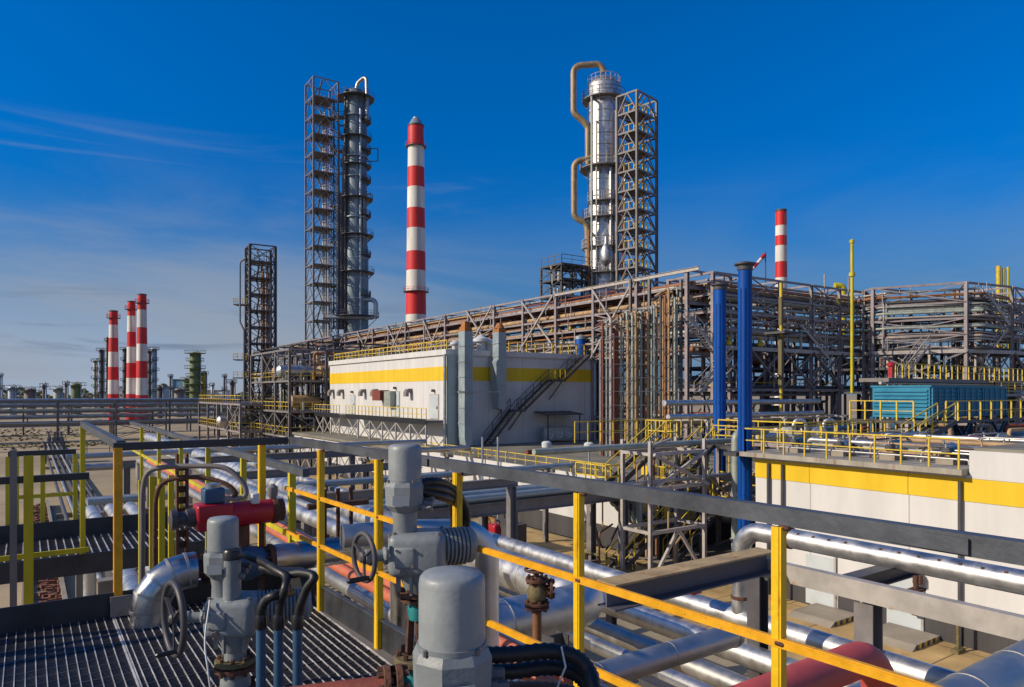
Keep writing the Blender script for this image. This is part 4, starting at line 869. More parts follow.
for k, px in enumerate((482.5, 498)):
    p = onX(px, lx0 - .5); D = dX(px, lx0 - .5); tag(MB().tube([p, p + UP * zat(437, D)], .08, 8).build('vent_pole', GALV), ('left' if k == 0 else 'right') + ' thin grey vent pole before the low white parapet', 'pole')
tag(MB().box(onY(652, 30).x - .7, onY(652, 30).x + .5, 29.4, 30.2, lz, lz + .55).build('roof_box', PANY), 'yellow box on the front edge of the flat lower roof', 'box')
railing([onY(648, 28) + UP * lz, onY(700, 28) + UP * lz], 1.1, 'yellow guard rail at the front edge of the flat roof by the trestle', YELF, step=.8, ps=.05)
# grey pipe girder crossing over the yard with blue grey pipes
gy = 25.4
mb = MB(); mb.ibeam((8, gy, 4.0), (25.2, gy, 4.0), .3, .55); tag(mb.build('pipe_girder', STEEL), 'brown grey girder carrying pipes across the yard', 'girder')
mb = MB(); mb.ibeam((8, gy + 2.4, 4.0), (25.2, gy + 2.4, 4.0), .3, .55); tag(mb.build('pipe_girder', STEELD), 'rear girder parallel to the brown grey one across the yard', 'girder')
for x, y, lbk in ((24.3, gy, 'front right'), (24.3, gy + 2.4, 'rear right'), (17.6, gy, 'front middle'), (17.6, gy + 2.4, 'rear middle')):
    mb = MB(); mb.ibeam((x, y, 0), (x, y, 3.72), .36, .36); mb.box(x - .35, x + .35, y - .35, y + .35, .12, .3); tag(mb.build('girder_column', STEEL), lbk + ' steel column under the yard pipe girder', 'column')
for i, (r, z, m) in enumerate(((.17, 4.3, DUCTM), (.12, 4.3, GALV), (.2, 4.3, DUCTM), (.1, 4.3, SILVD), (.15, 4.3, GALV), (.12, 4.3, DUCTM))):
    y = gy + .1 + i * .42; pipe([(-6, y, z + r), (25.5, y, z + r), (25.5, y, 2 + .2 * i), (27.3, y, 2 + .2 * i)], r, m, 'blue grey pipe lying across the yard on the pipe girder', 'pipes on the yard girder', 10, .4, 3)
for i, (y, z, r) in enumerate(((33, 4.6, .16), (33.6, 4.6, .12), (45, 4.9, .2), (45.7, 4.9, .14), (52, 5.0, .18))):
    pipe([(2, y, z), (27.3, y, z)], r, (DUCTM, GALV, SILVD)[i % 3], 'grey pipe crossing the yard farther back before the low building', 'rear cross pipes', 10, None, 3)
for y in (33.3, 45.3, 52):
    for x in (12, 19, 25.5): mb = MB(); mb.ibeam((x, y, 0), (x, y, 4.3), .26, .26); mb.bar((x, y - .8, 4.4), (x, y + .8, 4.4), .2); tag(mb.build('pipe_support', STEEL), 'T shaped steel support under the rear cross pipes', 'pipe support', 'T supports in the yard')
# red hydrant cabinet and barrier
p = onX(496, 22.3); t = thing('red_cabinet', p + UP * .12, 'small red hose cabinet standing on the ochre pavement', 'cabinet'); mb = MB(); mb.rbox(p + UP * .8, (.8, 0, 0), (0, .9, 0), (0, 0, 1.3), .12); mb.build('body', REDA, t); MB().tube([p + V((-.2, -.3, 1.4)), p + V((-.3, -.3, 1.8)), p + V((-.3, .3, 1.8)), p + V((-.2, .3, 1.4))], .05, 8).build('handle', ORANG, t)
p = onX(512, 22.6); tag(MB().box(p.x - .3, p.x + .3, p.y - 1, p.y + 1.3, .5, 1.7).box(p.x - .2, p.x + .2, p.y - .8, p.y - .6, .12, .5).box(p.x - .2, p.x + .2, p.y + .8, p.y + 1, .12, .5).build('control_box', STEELD), 'dark control box on legs right of the red hose cabinet', 'control box')
for k, (px, X) in enumerate(((585, 24), (598, 24.5), (612, 23), (634, 24.4))):
    p = onX(px, X); q = p + V((0, -2.4, 0)); tag(pipe_mb([p + UP * .1, p + UP * .7, q + UP * .7, q + UP * .1], .07, 8, .2).build('pipe_guard', OLIV), 'olive hoop guard standing on the ochre pavement', 'guard', 'hoop guards on the pavement')
# ---------------------------------------------------------------- trestle and stairs in the gap
tx0, tx1, ty0, ty1 = 23.3, 27.0, 22.6, 24.4
tr = thing('pipe_trestle', ((tx0 + tx1) / 2, ty0, 0), 'pale cross braced trestle standing before the yellow stairs', 'trestle')
for x in (tx0, tx1):
    for y in (ty0, ty1): MB().ibeam((x, y, 0), (x, y, 6.8), .16, .16).build('column', STEELP, tr)
for z in (2.6, 4.6, 6.2):
    MB().bar((tx0, ty0, z), (tx1, ty0, z), .16).build('beam', STEELP, tr); MB().bar((tx0, ty1, z), (tx1, ty1, z), .16).build('beam', STEELP, tr)
    for x in (tx0, tx1): MB().bar((x, ty0, z), (x, ty1, z), .14).build('beam', STEELP, tr)
for z0, z1 in ((.2, 2.6), (4.6, 6.2)):
    xm = (tx0 + tx1) / 2
    if z0 < 1: mb = MB(); mb.bar((tx0, ty0, z0), (xm, ty0, z1), .13); mb.bar((tx1, ty0, z0), (xm, ty0, z1), .13)
    else: mb = MB(); mb.bar((tx0, ty0 - .1, z0), (tx1, ty0 - .1, z1), .13); mb.bar((tx1, ty0 - .24, z0), (tx0, ty0 - .24, z1), .13)
    mb.build('cross_brace', STEELP, tr)
for i, (z, r) in enumerate(((4.78, .1), (6.4, .14), (6.4, .1))):
    y = ty0 + .3 + i * .5; pipe([(tx0 - 6 if i else tx0 - 2, y, z + r), (tx1 + 3, y, z + r)], r, (SILVD, GRNG, RUSTR)[i], ('dull silver', 'pale green', 'red')[i] + ' small pipe lying across the pale trestle', None, 8)
zz = [.12, 2.1, 4.1, 6.1]
for i in range(3):
    a, b = ((28.2, 25.4), (31.2, 25.4)) if i % 2 == 0 else ((31.2, 23.9), (28.2, 23.9))
    stair((a[0], a[1], zz[i]), (b[0], b[1], zz[i + 1]), 1.0, (0, 1, 0), ('bottom', 'middle', 'top')[i] + ' flight of the dark stair with yellow rails in the gap between buildings', STEELD, YELF, 1.0, STEELD)
for i, z in enumerate(zz[1:]):
    x0, x1 = ((31.2, 32.4), (27.2, 28.2), (31.2, 32.4))[i]; t = thing('stair_landing', (x0, 23.9, z), ('lower', 'middle', 'top')[i] + ' yellow railed landing of the gap stair', 'landing'); MB().box(x0, x1, 23.8, 26.5, z - .15, z).build('deck', STEELD, t); mb = MB(); e = x1 if i != 1 else x0
    for k in (.5, 1.05): mb.bar((e, 23.8, z + k), (e, 26.5, z + k), .06); mb.bar((x0, 23.8, z + k), (x1, 23.8, z + k), .06)
    for p in along((e, 23.8, z), (e, 26.5, z), .8): mb.bar(p, p + UP * 1.05, .06)
    mb.build('rail', YELF, t)
for x in (28.1, 31.3):
    for y in (23.7, 26.6): mb = MB(); mb.ibeam((x, y, 0), (x, y, 7), .18, .18); tag(mb.build('stair_column', STEELD), 'dark steel column of the gap stair', 'column', 'gap stair columns')
zq = [.14, 2.3, 4.5, 6.5]
for i in range(3):
    a, b = (23.4, 26.6) if i % 2 == 0 else (26.6, 23.4); y = 24.8 if i % 2 == 0 else 25.9
    stair((a, y, zq[i]), (b, y, zq[i + 1]), .9, (0, 1, 0), ('bottom', 'middle', 'top')[i] + ' flight of the dark stair right behind the pale trestle', STEELD, YELF, 1.0, STEELD)
for i, z in enumerate(zq[1:]):
    x0, x1 = ((26.6, 27.4), (22.5, 23.4), (26.6, 27.4))[i]; t = thing('stair_landing', (x0, 24.8, z), ('lower', 'middle', 'top')[i] + ' yellow railed landing behind the pale trestle', 'landing'); MB().box(x0, x1, 24.7, 26.9, z - .12, z).build('deck', STEELD, t); mb = MB(); e = x1 if i != 1 else x0
    for k in (.5, 1.05): mb.bar((e, 24.7, z + k), (e, 26.9, z + k), .06); mb.bar((x0, 24.7, z + k), (x1, 24.7, z + k), .06)
    for p in along((e, 24.7, z), (e, 26.9, z), .7): mb.bar(p, p + UP * 1.05, .06)
    mb.build('rail', YELF, t)
mb = MB(); mb.box(26.4, 33, 20.3, 21.0, 6.12, 6.3); tag(mb.build('bridge_deck', STEELD), 'dark bridging deck between the gap stair and the right roof', 'deck')
railing([(22.6, 27.1, 6.5), (33, 27.1, 6.5)], 1.05, 'yellow guard rail above the gap between the two buildings', YELF, step=.9, ps=.05)
for k in range(40):
    x = RN.uniform(23, 33); y = RN.uniform(26.9, 27.4) if x > 27.6 else RN.uniform(23, 26.8); z0 = RN.choice((.1, 2.3, 4.5)); pipe([(x, y, z0), (x, y, z0 + RN.uniform(1, 2.3)), (x + RN.uniform(.6, 2), y, z0 + 2.3)], RN.uniform(.03, .08), RN.choice((STEELD, BRNP, STEELP, TAN, SILVD)), 'small bent pipe among the stairs in the gap', 'small bent pipes in the gap', 7, .2, name='gap_pipe')
process_frame('open steel bay with yellow decks behind the gap stair', 33, 44, 21.2, 26.6, 3, 1, (3.2, 6.2), PURP, YELF, .22, .7, 1, 26, 'the bay behind the gap stair', seed=31)
railing([(33, 28.2, 4.1), (46, 28.2, 4.1)], 1.1, 'long yellow rail along the shaded front roof edge of the low building', YELF, step=1.0, ps=.06)
# ---------------------------------------------------------------- blue stacks
def stack(px, D, y0, r, z0, label, base=True):
    p = at(px, HZ, D); p.z = z0; t = thing('vent_stack', p, label, 'stack'); zt = zat(y0, D)
    MB().lathe(p, [(r, 0), (r, zt - .25 - z0)], n=28).build('shaft', BLUES, t)
    mb = MB(); mb.lathe(p + UP * (zt - .25 - z0), [(r * .98, -.12), (r * 1.12, -.08), (r * 1.15, .1), (r * 1.55, .16), (r * 1.55, .22), (r * .4, .32)], n=28); mb.build('cap', STEELD, t)
    for k in (1.4, 4.2, 7.5, 10.5):
        if k + z0 < zt - 1: MB().lathe(p + UP * k, [(r * .99, 0), (r * 1.08, 0), (r * 1.08, .07), (r * .99, .07)], n=28).build('joint_flange', BLUES, t)
    for k in range(2): MB().bar(p - FWD * (r * .7) - RGT * (r * .95) + UP * .3 + RGT * .14 * k - FWD * .12 * k, p - FWD * (r * .7) - RGT * (r * .95) + UP * (zt - 1.2 - z0) + RGT * .14 * k - FWD * .12 * k, .025).build('ladder_rail', BLUES, t)
    return p
stack(745, 33, 263, .32, 0, 'tall blue stack with wide dark cap nearest the lens beside the yellow banded wall')
stack(720, 42, 284, .34, 4.2, 'shorter blue stack left of and behind the tall blue stack')
p = at(735.5, HZ, 34); p.z = 0
pipe([p + UP * .1, p + UP * zat(436, 34), p + UP * zat(432, 34) + V((.4, 0, 0)), p + UP * zat(432, 34) + V((2.4, 0, 0))], .2, GRNG, 'pale green pipe rising close to the foot of the tall blue stack', None, 14, .35, 1.2, 'riser_pipe')
mb = MB(); mb.lathe(p + V((-.1, -.4, 3.15)), [(.12, 0), (.2, .05), (.2, .35), (.1, .45)], n=14); mb.torus(p + V((-.1, -.4, 3.75)), UP, .17, .03, 18, 6); mb.bar(p + V((-.1, -.4, 3.5)), p + V((-.1, -.4, 3.75)), .05); tag(mb.build('hand_valve', BLUES), 'small blue hand valve at the foot of the pale green pipe', 'valve')
# ---------------------------------------------------------------- right building with yellow band
rx, ry0, ry1, rz = 27.0, -16, 19.7, 6.35; yp = 10.98
rb = thing('process_building', (rx, 5, 0), 'white building at right with wide yellow band and dark plinth', 'building')
MB().box(rx, 62, ry0, ry1, 1.05, rz - .22).build('wall', PANW, rb); MB().box(rx - .04, 62, ry0, ry1 + .04, .12, 1.0).build('plinth', PANB, rb)
MB().box(rx - .1, rx, ry0, ry1, 1.0, 1.08).build('plinth_flashing', TAN, rb)
MB().box(rx - .03, rx, ry0, ry1, 5.22, 6.02).build('yellow_band', PANY, rb); MB().box(rx, 62, ry1, ry1 + .03, 5.22, 6.02).build('yellow_band', PANY, rb)
MB().box(rx - .5, 62.3, yp + .05, ry1 + .5, rz - .2, rz).build('roof_slab', CONCR, rb)
MB().box(rx - .035, 62, ry0, yp, 6.03, 7.0).build('parapet', PANW, rb); MB().box(rx + .1, 61.9, ry0, yp - .1, 7.0, 7.1).build('roof', ROOFM, rb)
for px, kind in ((820.5, 1), (904.5, 1)):
    p = onX(px, rx); mb = MB(); mb.box(rx - .08, rx - .042, p.y - .62, p.y + .62, .2, 2.25); d = mb.build('door', DOORM, rb); MB().box(rx - .12, rx - .081, p.y - .5, p.y - .42, 1.1, 1.3).build('handle', BLKP, d)
    MB().box(rx - .1, rx - .045, p.y - .72, p.y - .63, .15, 2.35).build('door_frame', STEELP, rb)
for px in (770, 784, 961.5): p = onX(px, rx); mb = MB(); mb.tube([(rx - .12, p.y, .1), (rx - .12, p.y, 5.9)], .07, 10); mb.build('downpipe', STEELD, rb)
for px in (812, 838, 862, 874): p = onX(px, rx); MB().box(rx - .06, rx - .041, p.y - .04, p.y + .04, .1, 1.3).build('plinth_joint', STEELP, rb)
for px, z, s, m in ((888, 2.4, .2, STEELP), (918, 2.2, .26, RUST), (916, 1.0, .22, RUST), (886, 1.05, .18, RUSTR), (903, 2.75, .18, GALV)):
    p = onX(px, rx - .25); mb = MB(); mb.rbox(p + UP * z, (s, 0, 0), (0, s * 1.1, 0), (0, 0, s * 1.3), .03); mb.tube([p + UP * (z + s), p + UP * (z + s * 2) + V((.15, 0, 0))], .03, 6); tag(mb.build('wall_fitting', m), 'small wall box with a stub conduit on the white wall at right', 'wall box', 'wall boxes beside the doors')
for k, px in enumerate((823, 900)):
    p = onX(px, rx - 1.1); t = thing('door_ramp', p + UP * .12, ('far' if k == 0 else 'near') + ' concrete door step with yellow black edge on the pavement', 'door step'); mb = MB(); mb.prism([(p.x - 1.0, p.y - .9, .12), (p.x + 1.0, p.y - .9, .12), (p.x + 1.0, p.y - .9, .3), (p.x - .7, p.y - .9, .3)], (0, 1.8, 0)); mb.build('slab', CONC, t)
    for i in range(8): MB().box(p.x - .7 + i * .2, p.x - .6 + i * .2, p.y - .915, p.y - .902, .14, .29).build('edge_stripe', YELF if i % 2 else BLKP, t)
for px in (776, 958): p = onX(px, rx - .8); tag(MB().tube([p + UP * .1, p + UP * 1.5], .06, 8).box(p.x - .25, p.x + .25, p.y - .12, p.y + .12, .1, .25).build('bollard', ORANG if px < 800 else OLIV), ('rusty orange' if px < 800 else 'olive') + ' bollard post on the pavement by the dark plinth', 'bollard')
railing([(rx - .35, ry1 + .3, rz), (rx - .35, yp + .2, rz)], 1.05, 'yellow guard rail along the rusty roof slab of the right building', YELF, step=1.0, ps=.055, rs=.05)
railing([(rx - .35, ry1 + .3, rz), (40, ry1 + .3, rz)], 1.05, 'yellow guard rail along the far end of the right building roof', YELF, step=1.2, ps=.055, rs=.05)
for k in range(5):
    x = 40 + k * 4.6; mb = MB(); mb.ibeam((x, 33.2, 4.1), (x, 33.2, 7.0), .2, .2); mb.bar((x, 33.2, 7.0), (x, 36.2, 7.0), .2); mb.ibeam((x, 36.0, 4.1), (x, 36.0, 6.9), .2, .2); tag(mb.build('pipe_support', STEELP), 'portal support under the long silver pipes behind the blue stacks', 'pipe support', 'supports behind the blue stacks')
# roof plant
def roofpipe(pts, r, m, lb, grp=None, b=1.5, n=14): return pipe(pts, r, m, lb, grp, n, r * 2.4, b)
for i, (px0, px1, y, D, r, m) in enumerate(((664, 880, 403, 52, .22, SILV), (668, 885, 417, 50, .2, SILVS), (664, 890, 423, 48, .12, TAN), (760, 872, 437, 40, .3, SILV), (800, 880, 430, 42, .14, SILVD), (905, 1040, 446, 36, .1, STEELP))):
    a = at(px0, y, D); X, z = a.x, a.z; roofpipe([a, V((X + (px1 - px0) * D / 560, a.y, z))], r, m, ('upper bright', 'bright lower', 'thin tan', 'large low silver', 'thin middle', 'thin right hand')[i] + ' pipe running across the right building roof')
for i, px in enumerate((799, 829)):
    D = 42; a = at(px - 6, 441, D); b = at(px - 5, 420, D); c = at(px + 6, 420, D); d = at(px + 7, 441, D); roofpipe([a, b, c, d], .13, SILVS, ('left' if i == 0 else 'right') + ' bright silver U bend on the roof of the right building')
for i, px in enumerate((786, 818)):
    c = at(px, 434, 41.5); mb = MB(); mb.lathe(c, [(.42, 0), (.46, .05), (.46, .3), (.2, .34), (.2, .5)], -FWD, 20); tag(mb.build('round_gauge', LAMPW if i == 0 else SILV), ('left white' if i == 0 else 'right silver') + ' round flange end among the roof pipes', 'flange')
for k in range(34):
    px = RN.uniform(755, 1020); D = RN.uniform(36, 52); p = at(px, HZ, D)
    if p.y > ry1 or p.x < rx + .5: continue
    h = RN.uniform(.4, 1.0); q = p + V((RN.uniform(-2, 2), RN.uniform(-1, 1), 0)); pipe([V((p.x, p.y, rz + .02)), V((p.x, p.y, rz + h)), V((q.x, q.y, rz + h)), V((q.x, q.y, rz + .05))], RN.uniform(.04, .11), RN.choice((SILVD, STEELP, GRNG, RUSTR, STEELD, TAN)), 'small bent service pipe on the crowded right roof', 'small bent pipes on the right roof', 7, .2, name='service_pipe')
for k in range(9):
    x = rx + 1.0 + k * 1.15; z = rz + .22 + .12 * (k % 3); y1 = 19.2 - .2 * (k % 2); m = (SILVD, GRNG, SILV, RUSTR, STEELP, TAN, SILVD, GALV, SILV)[k]
    pipe([V((x, y1, rz + .05)), V((x, y1, z)), V((x, 11.4, z)), V((x, 11.4, rz + .05))], (.05 + .03 * ((k * 7) % 3)), m, ('dull silver', 'pale green', 'silver', 'red oxide', 'grey', 'tan', 'dull silver', 'galvanised', 'silver')[k] + ' pipe running along the right roof edge behind the yellow rail', 'pipes along the right roof edge', 10, .3, 1.5, 'roof_pipe')
for k in range(7):
    x = rx + 1.4 + (k % 2) * 2.2; y = 12.2 + k * 1.05; t = thing('pump', (x, y, rz), 'small pump set with motor on the right roof behind the yellow rail', 'pump', 'pump sets on the right roof')
    MB().box(x - .5, x + .5, y - .3, y + .3, rz + .003, rz + .2).build('plinth', CONC, t); MB().lathe((x - .1, y, rz + .48), [(.12, 0), (.17, .05), (.17, .5), (.12, .56)], V((1, 0, 0)), 18).build('motor', (BLUEC, GALV, GRNG)[k % 3], t)
    MB().lathe((x - .45, y, rz + .48), [(.08, 0), (.15, .06), (.15, .25), (.07, .32)], V((1, 0, 0)), 18).build('casing', STEELD, t); MB().tube([(x - .35, y, rz + .5), (x - .35, y, rz + .75)], .05, 10).build('outlet', SILVD, t)
for k in range(60):
    x = RN.uniform(rx + 1, rx + 14); y = RN.uniform(11.5, 19.3); h = RN.uniform(.25, .7); r = RN.uniform(.025, .06); q = RN.choice(((RN.uniform(1, 4), 0), (0, -RN.uniform(1, 3))))
    pipe([V((x, y, rz + .02)), V((x, y, rz + h)), V((x + q[0], max(11.3, y + q[1]), rz + h)), V((x + q[0], max(11.3, y + q[1]), rz + .05))], r, RN.choice((SILVD, STEELP, GRNG, RUSTR, STEELD, TAN, SILV, STEELD)), 'small bent service pipe on the crowded right roof', 'small bent pipes on the right roof', 7, .2, name='service_pipe')
# turquoise air coolers on blue legs
cx0, cx1, cy0, cy1, cz0, cz1 = 42.4, 52.6, 19.3, 22.6, 7.55, 9.35
ac = thing('air_cooler', (47, 21, rz), 'turquoise air cooler boxes on blue trestle legs above the right roof', 'air cooler')
for i in range(3):
    xa = cx0 + i * (cx1 - cx0) / 3; xb = xa + (cx1 - cx0) / 3 - .06
    MB().box(xa, xb, cy0, cy1, cz0, cz1).build('casing', BLUEX, ac); mb = MB()
    for k in range(7): z = cz0 + .2 + k * .22; mb.box(xa + .1, xb - .1, cy0 - .08, cy0 - .003, z, z + .1)
    if i == 0:
        for k in range(7): z = cz0 + .2 + k * .22; mb.box(cx0 - .09, cx0 - .003, cy0 + .1, cy1 - .1, z, z + .12)
    for x in along((xa + .1, 0, 0), (xb - .1, 0, 0), .8): mb.box(x.x - .05, x.x + .05, cy0 - .14, cy0 - .085, cz0 + .05, cz1 - .05)
    mb.build('louvre', BLUEX, ac)
    MB().box(xa - .05, xb + .05, cy0 - .1, cy1 + .1, cz1 + .003, cz1 + .1).build('top_plate', BLUEX, ac)
for x in along((cx0, 0, 0), (cx1, 0, 0), 2.6):
    for y in (cy0, cy1): MB().ibeam((x.x, y, rz - 2.4 if y > 19.7 else rz), (x.x, y, cz0), .22, .22).build('leg', BLUEL, ac)
for a, b in zip(along((cx0, 0, 0), (cx1, 0, 0), 2.6), along((cx0, 0, 0), (cx1, 0, 0), 2.6)[1:]):
    m_ = (a.x + b.x) / 2; mb = MB(); mb.bar((a.x, cy0 - .12, cz0 - .05), (m_, cy0 - .12, rz), .12); mb.bar((b.x, cy0 - .12, cz0 - .05), (m_, cy0 - .12, rz + .01), .12); mb.build('cross_brace', BLUEL, ac)
MB().box(cx0 - 2.6, cx1 + .5, cy0 - 1.3, cy0 - .3, cz0 - .25, cz0 - .1).build('walkway', STEELD, ac); MB().box(cx0 - 2.6, cx0 - .3, cy0 - .29, cy1, cz0 - .25, cz0 - .1).build('walkway', STEELD, ac)
railing([(cx1 + .4, cy0 - 1.25, cz0 - .1), (cx0 - .9, cy0 - 1.25, cz0 - .1)], 1.1, 'yellow rail of the walkway in front of the turquoise cooler', YELF, step=1.4, ps=.08, rs=.05)
railing([(cx0 - 2.5, cy0 - .3, cz0 - .1), (cx0 - 2.5, cy1, cz0 - .1)], 1.1, 'yellow rail left of the turquoise cooler end', YELF, step=.9, ps=.08, rs=.05)
stair((cx0 - 5.2, cy0 - 1.9, rz), (cx0 - 1.3, cy0 - 1.9, cz0 - .1), .9, (0, 1, 0), 'yellow railed stair climbing to the turquoise cooler walkway', STEELD, YELF, 1.0, STEELD)
# long yellow railed deck behind the coolers
mb = MB(); a = at(876, 378, 56); dz = a.z; mb.box(a.x, a.x + 26, a.y - 1, a.y + 1.4, dz - .3, dz); tag(mb.build('service_deck', STEEL), 'long narrow steel deck behind the turquoise coolers', 'deck')
railing([(a.x + .1, a.y - .95, dz), (a.x + 26, a.y - .95, dz)], 1.2, 'dense yellow railing on the long deck behind the coolers', YELF, step=1.1, ps=.075, rs=.06)
for k in range(7): x = a.x + 1 + k * 4; mb = MB(); mb.ibeam((x, a.y, 0), (x, a.y, dz - .3), .24, .24); tag(mb.build('deck_column', STEELP), 'grey column under the long deck behind the coolers', 'column', 'columns under the long deck')
for i in range(4): pipe([at(880, 383 + i * 4, 55), at(880, 383 + i * 4, 55) + V((28, 0, 0))], .12, (SILVD, TAN, STEELP, SILV)[i], ('highest dull silver', 'tan', 'grey', 'lowest bright')[i] + ' pipe slung under the long deck behind the coolers', None, 8)
p = at(891, 385, 54); tag(MB().box(p.x - .15, p.x + .15, p.y - .15, p.y + .15, dz, dz + .9).lathe((p.x, p.y, dz + .9), [(.3, 0), (.3, .15), (.1, .3)], n=12).build('hose_reel', REDA), 'small red hose reel post at the left end of the long deck', 'hose reel')
# yellow vertical things
a = at(781, 283, 62); zt = a.z; a.z = 0; t = thing('yellow_mast', a, 'yellow mast with boxes and landing in front of the short chimney', 'mast'); MB().tube([a, a + UP * zt], .14, 12).build('shaft', YELF, t)
for z0, z1, w in ((9.5, 14, .34), (15, 17.5, .3)): MB().box(a.x - w / 2, a.x + w / 2, a.y - w / 2, a.y + w / 2, z0, z1)  .build('casing', OLIV, t)
MB().box(a.x - 1, a.x + 1, a.y - 1, a.y + 1, 14.2, 14.4).build('landing', STEELD, t)
a = at(852, 242, 60); zt = a.z; a.z = 0; pipe([a + UP * 9, a + UP * 10 , a + UP * zt], .13, YELG, 'tall thin yellow green vent pole above the angled rack', None, 10, None, 3, 'vent_pole', 'pole'); mb = MB(); mb.lathe(a + UP * (zt - .1), [(.2, 0), (.2, .25), (.05, .35)], n=10); mb.lathe(a + UP * 19, [(.25, 0), (.25, .3)], n=10); tag(mb.build('pole_collar', YELG), 'small cap and collar on the tall yellow green vent pole', 'pole cap')
for k, (px, y0, r) in enumerate(((998.5, 266, .26), (1003.5, 268, .15), (1008, 267, .15))): a = at(px, y0, 84); pipe([V((a.x, a.y, 14)), a], r, YELF if k == 0 else YELG, ('thick yellow', 'thin middle yellow', 'thin right hand yellow')[k] + ' vent pipe above the rack at the right edge', None, 10, name='vent_pipe')
a = at(843, 286, 84); pipe([V((a.x, a.y, 16)), a, a + RGT * -1.0], .4, YELG, 'short thick yellow goose neck vent on the angled rack', None, 12, .8, name='vent_pipe')
# jib with striped sock behind the rack
a = at(765.5, 252, 120); z = a.z; a.z = 0; t = thing('wind_sock', a, 'small red and white wind sock on a pole behind the rack', 'wind sock'); MB().tube([a, a + UP * z], .1, 8).build('pole', STEELD, t)
for i in range(4): c = a + UP * (z - .4 - i * .75) - RGT * (i * .62 + .1); MB().tube([c, c - UP * .75 - RGT * .62], .34 - .05 * i, 10).build('sock_band', REDA if i % 2 == 0 else WHITEP, t)
for k, (px, y, D, rot) in enumerate(((371, 465, 52, 0), (455, 478, 40, 0))):
    p = at(px, y, D); t = thing('warning_sign', p, ('small yellow warning plate with red mark before the low white wall', 'yellow and red plate on the girder end right of the grey actuator')[k], 'sign'); MB().obox(p, RGT * .95, UP * .75, FWD * .03).build('plate', YEL, t)
    if k: MB().prism([p - FWD * .02 + RGT * -.3 + UP * -.25, p - FWD * .02 + RGT * .1 + UP * -.25, p - FWD * .02 + UP * .28], -FWD * .01).build('mark', REDA, t)
    else: MB().obox(p - FWD * .025, RGT * .3, UP * .3, FWD * .02).build('mark', REDA, t)
    MB().bar(p + FWD * .06 - UP * p.z, p + FWD * .06, .06).build('post', GALV, t)
# ---------------------------------------------------------------- platform underfoot
FZ = 7.58; PX = 1.57; PY = 5.12
pf = thing('platform', (-1, 2, FZ), 'galvanised grating platform in the foreground with black toe boards', 'platform')
for i in range(5):
    for j in range(3):
        mb = MB(); x0 = PX - 1.12 * (i + 1); y0 = PY - 2.05 * (j + 1); grate(mb, x0 + .008, x0 + 1.112, y0 + .012, y0 + 2.038, FZ, .045, .018, .004)
        mb.m = 0; mb.box(x0 + .002, x0 + .008, y0 + .004, y0 + 2.046, FZ - .036, FZ + .001); mb.box(x0 + 1.112, x0 + 1.118, y0 + .004, y0 + 2.046, FZ - .036, FZ + .001)
        mb.build('grating_panel', [GALG, GRATD], pf)
for j in range(4): y = PY - 2.05 * j; MB().ibeam((PX - 5.6, y - (.06 if j == 0 else 0), FZ - .14), (PX, y - (.06 if j == 0 else 0), FZ - .14), .1, .2).build('joist', STEELD, pf)
for i in range(6): x = PX - 1.12 * i; MB().bar((x - .04, PY - 6.1, FZ - .29), (x - .04, PY, FZ - .29), .08, .1).build('joist', STEELD, pf)
RX = lambda y, o=0: PX + (PY - y) * .0416 + o
def rail_bar(mb, z, o, w, h): return mb.bar((RX(-1.2, o), -1.2, z), (RX(PY, o), PY, z), w, h)
MB().hexa([(RX(-1, -.012), -1, FZ - .02), (RX(-1), -1, FZ - .02), (RX(PY), PY, FZ - .02), (RX(PY, -.012), PY, FZ - .02), (RX(-1, -.012), -1, FZ + .15), (RX(-1), -1, FZ + .15), (RX(PY), PY, FZ + .15), (RX(PY, -.012), PY, FZ + .15)]).build('toe_board', TOEB, pf)
MB().box(-4, PX - .014, PY - .012, PY, FZ - .02, FZ + .15).build('toe_board', TOEB, pf)
MB().prism([(PX + .001, PY - .05, FZ - .01), (PX + .001, -1, FZ - .01), (RX(-1, -.014), -1, FZ - .01)], (0, 0, .006)).build('edge_plate', STEEL, pf)
MB().ibeam((RX(-1, .07), -1, FZ - .14), (RX(PY, .07), PY + .1, FZ - .14), .12, .26).build('edge_beam', STEELD, pf)
rail_bar(MB(), FZ + .155, -.006, .03, .006).build('toe_trim', RAILG, pf)
MB().box(PX - 5.6, PX - .1, -1, PY - .1, FZ - .80, FZ - .76).build('shade_underlay', STEELD, pf)  # added dark sheet standing in for the shade below the deck
gr = thing('railing', (PX, PY, FZ), 'charcoal handrail on yellow posts round the grating platform in the foreground', 'railing')
TZ = 8.68
mb = MB(); rail_bar(mb, TZ - .025, 0, .012, .05); rail_bar(mb, TZ - .003, .021, .026, .006); mb.build('top_rail', RAILG, gr)
MB().bar((.45, PY, TZ - .025), (PX - .01, PY, TZ - .025), .012, .05).bar((.45, PY + .022, TZ - .003), (PX - .045, PY + .022, TZ - .003), .03, .006).build('top_rail', RAILSHD, gr)
for z in (8.31, 8.0):
    mb = MB(); rail_bar(mb, z, -.034, .005, .022); rail_bar(mb, z + .0125, -.0245, .014, .003); mb.build('mid_rail', YELO, gr)
def apost(x, y, z0, z1, m, parent, s=.042, dx=1, dy=1):
    mb = MB(); mb.box(x - s / 2, x + s / 2, y - .003, y + .003, z0, z1); xx = x - s / 2 * dx; mb.box(xx - .003, xx + .003, min(y + .003 * dy, y + s * dy), max(y + .003 * dy, y + s * dy), z0, z1)
    return mb.build('post', m, parent)
for y in (4.458, 3.62, 2.81, 1.98, 1.164, .34): apost(RX(y, -.019), y, FZ - .15, TZ - .05, YEL, gr, .036 if y > 3.5 else .031 if y > 2.5 else .026, 1, 1)
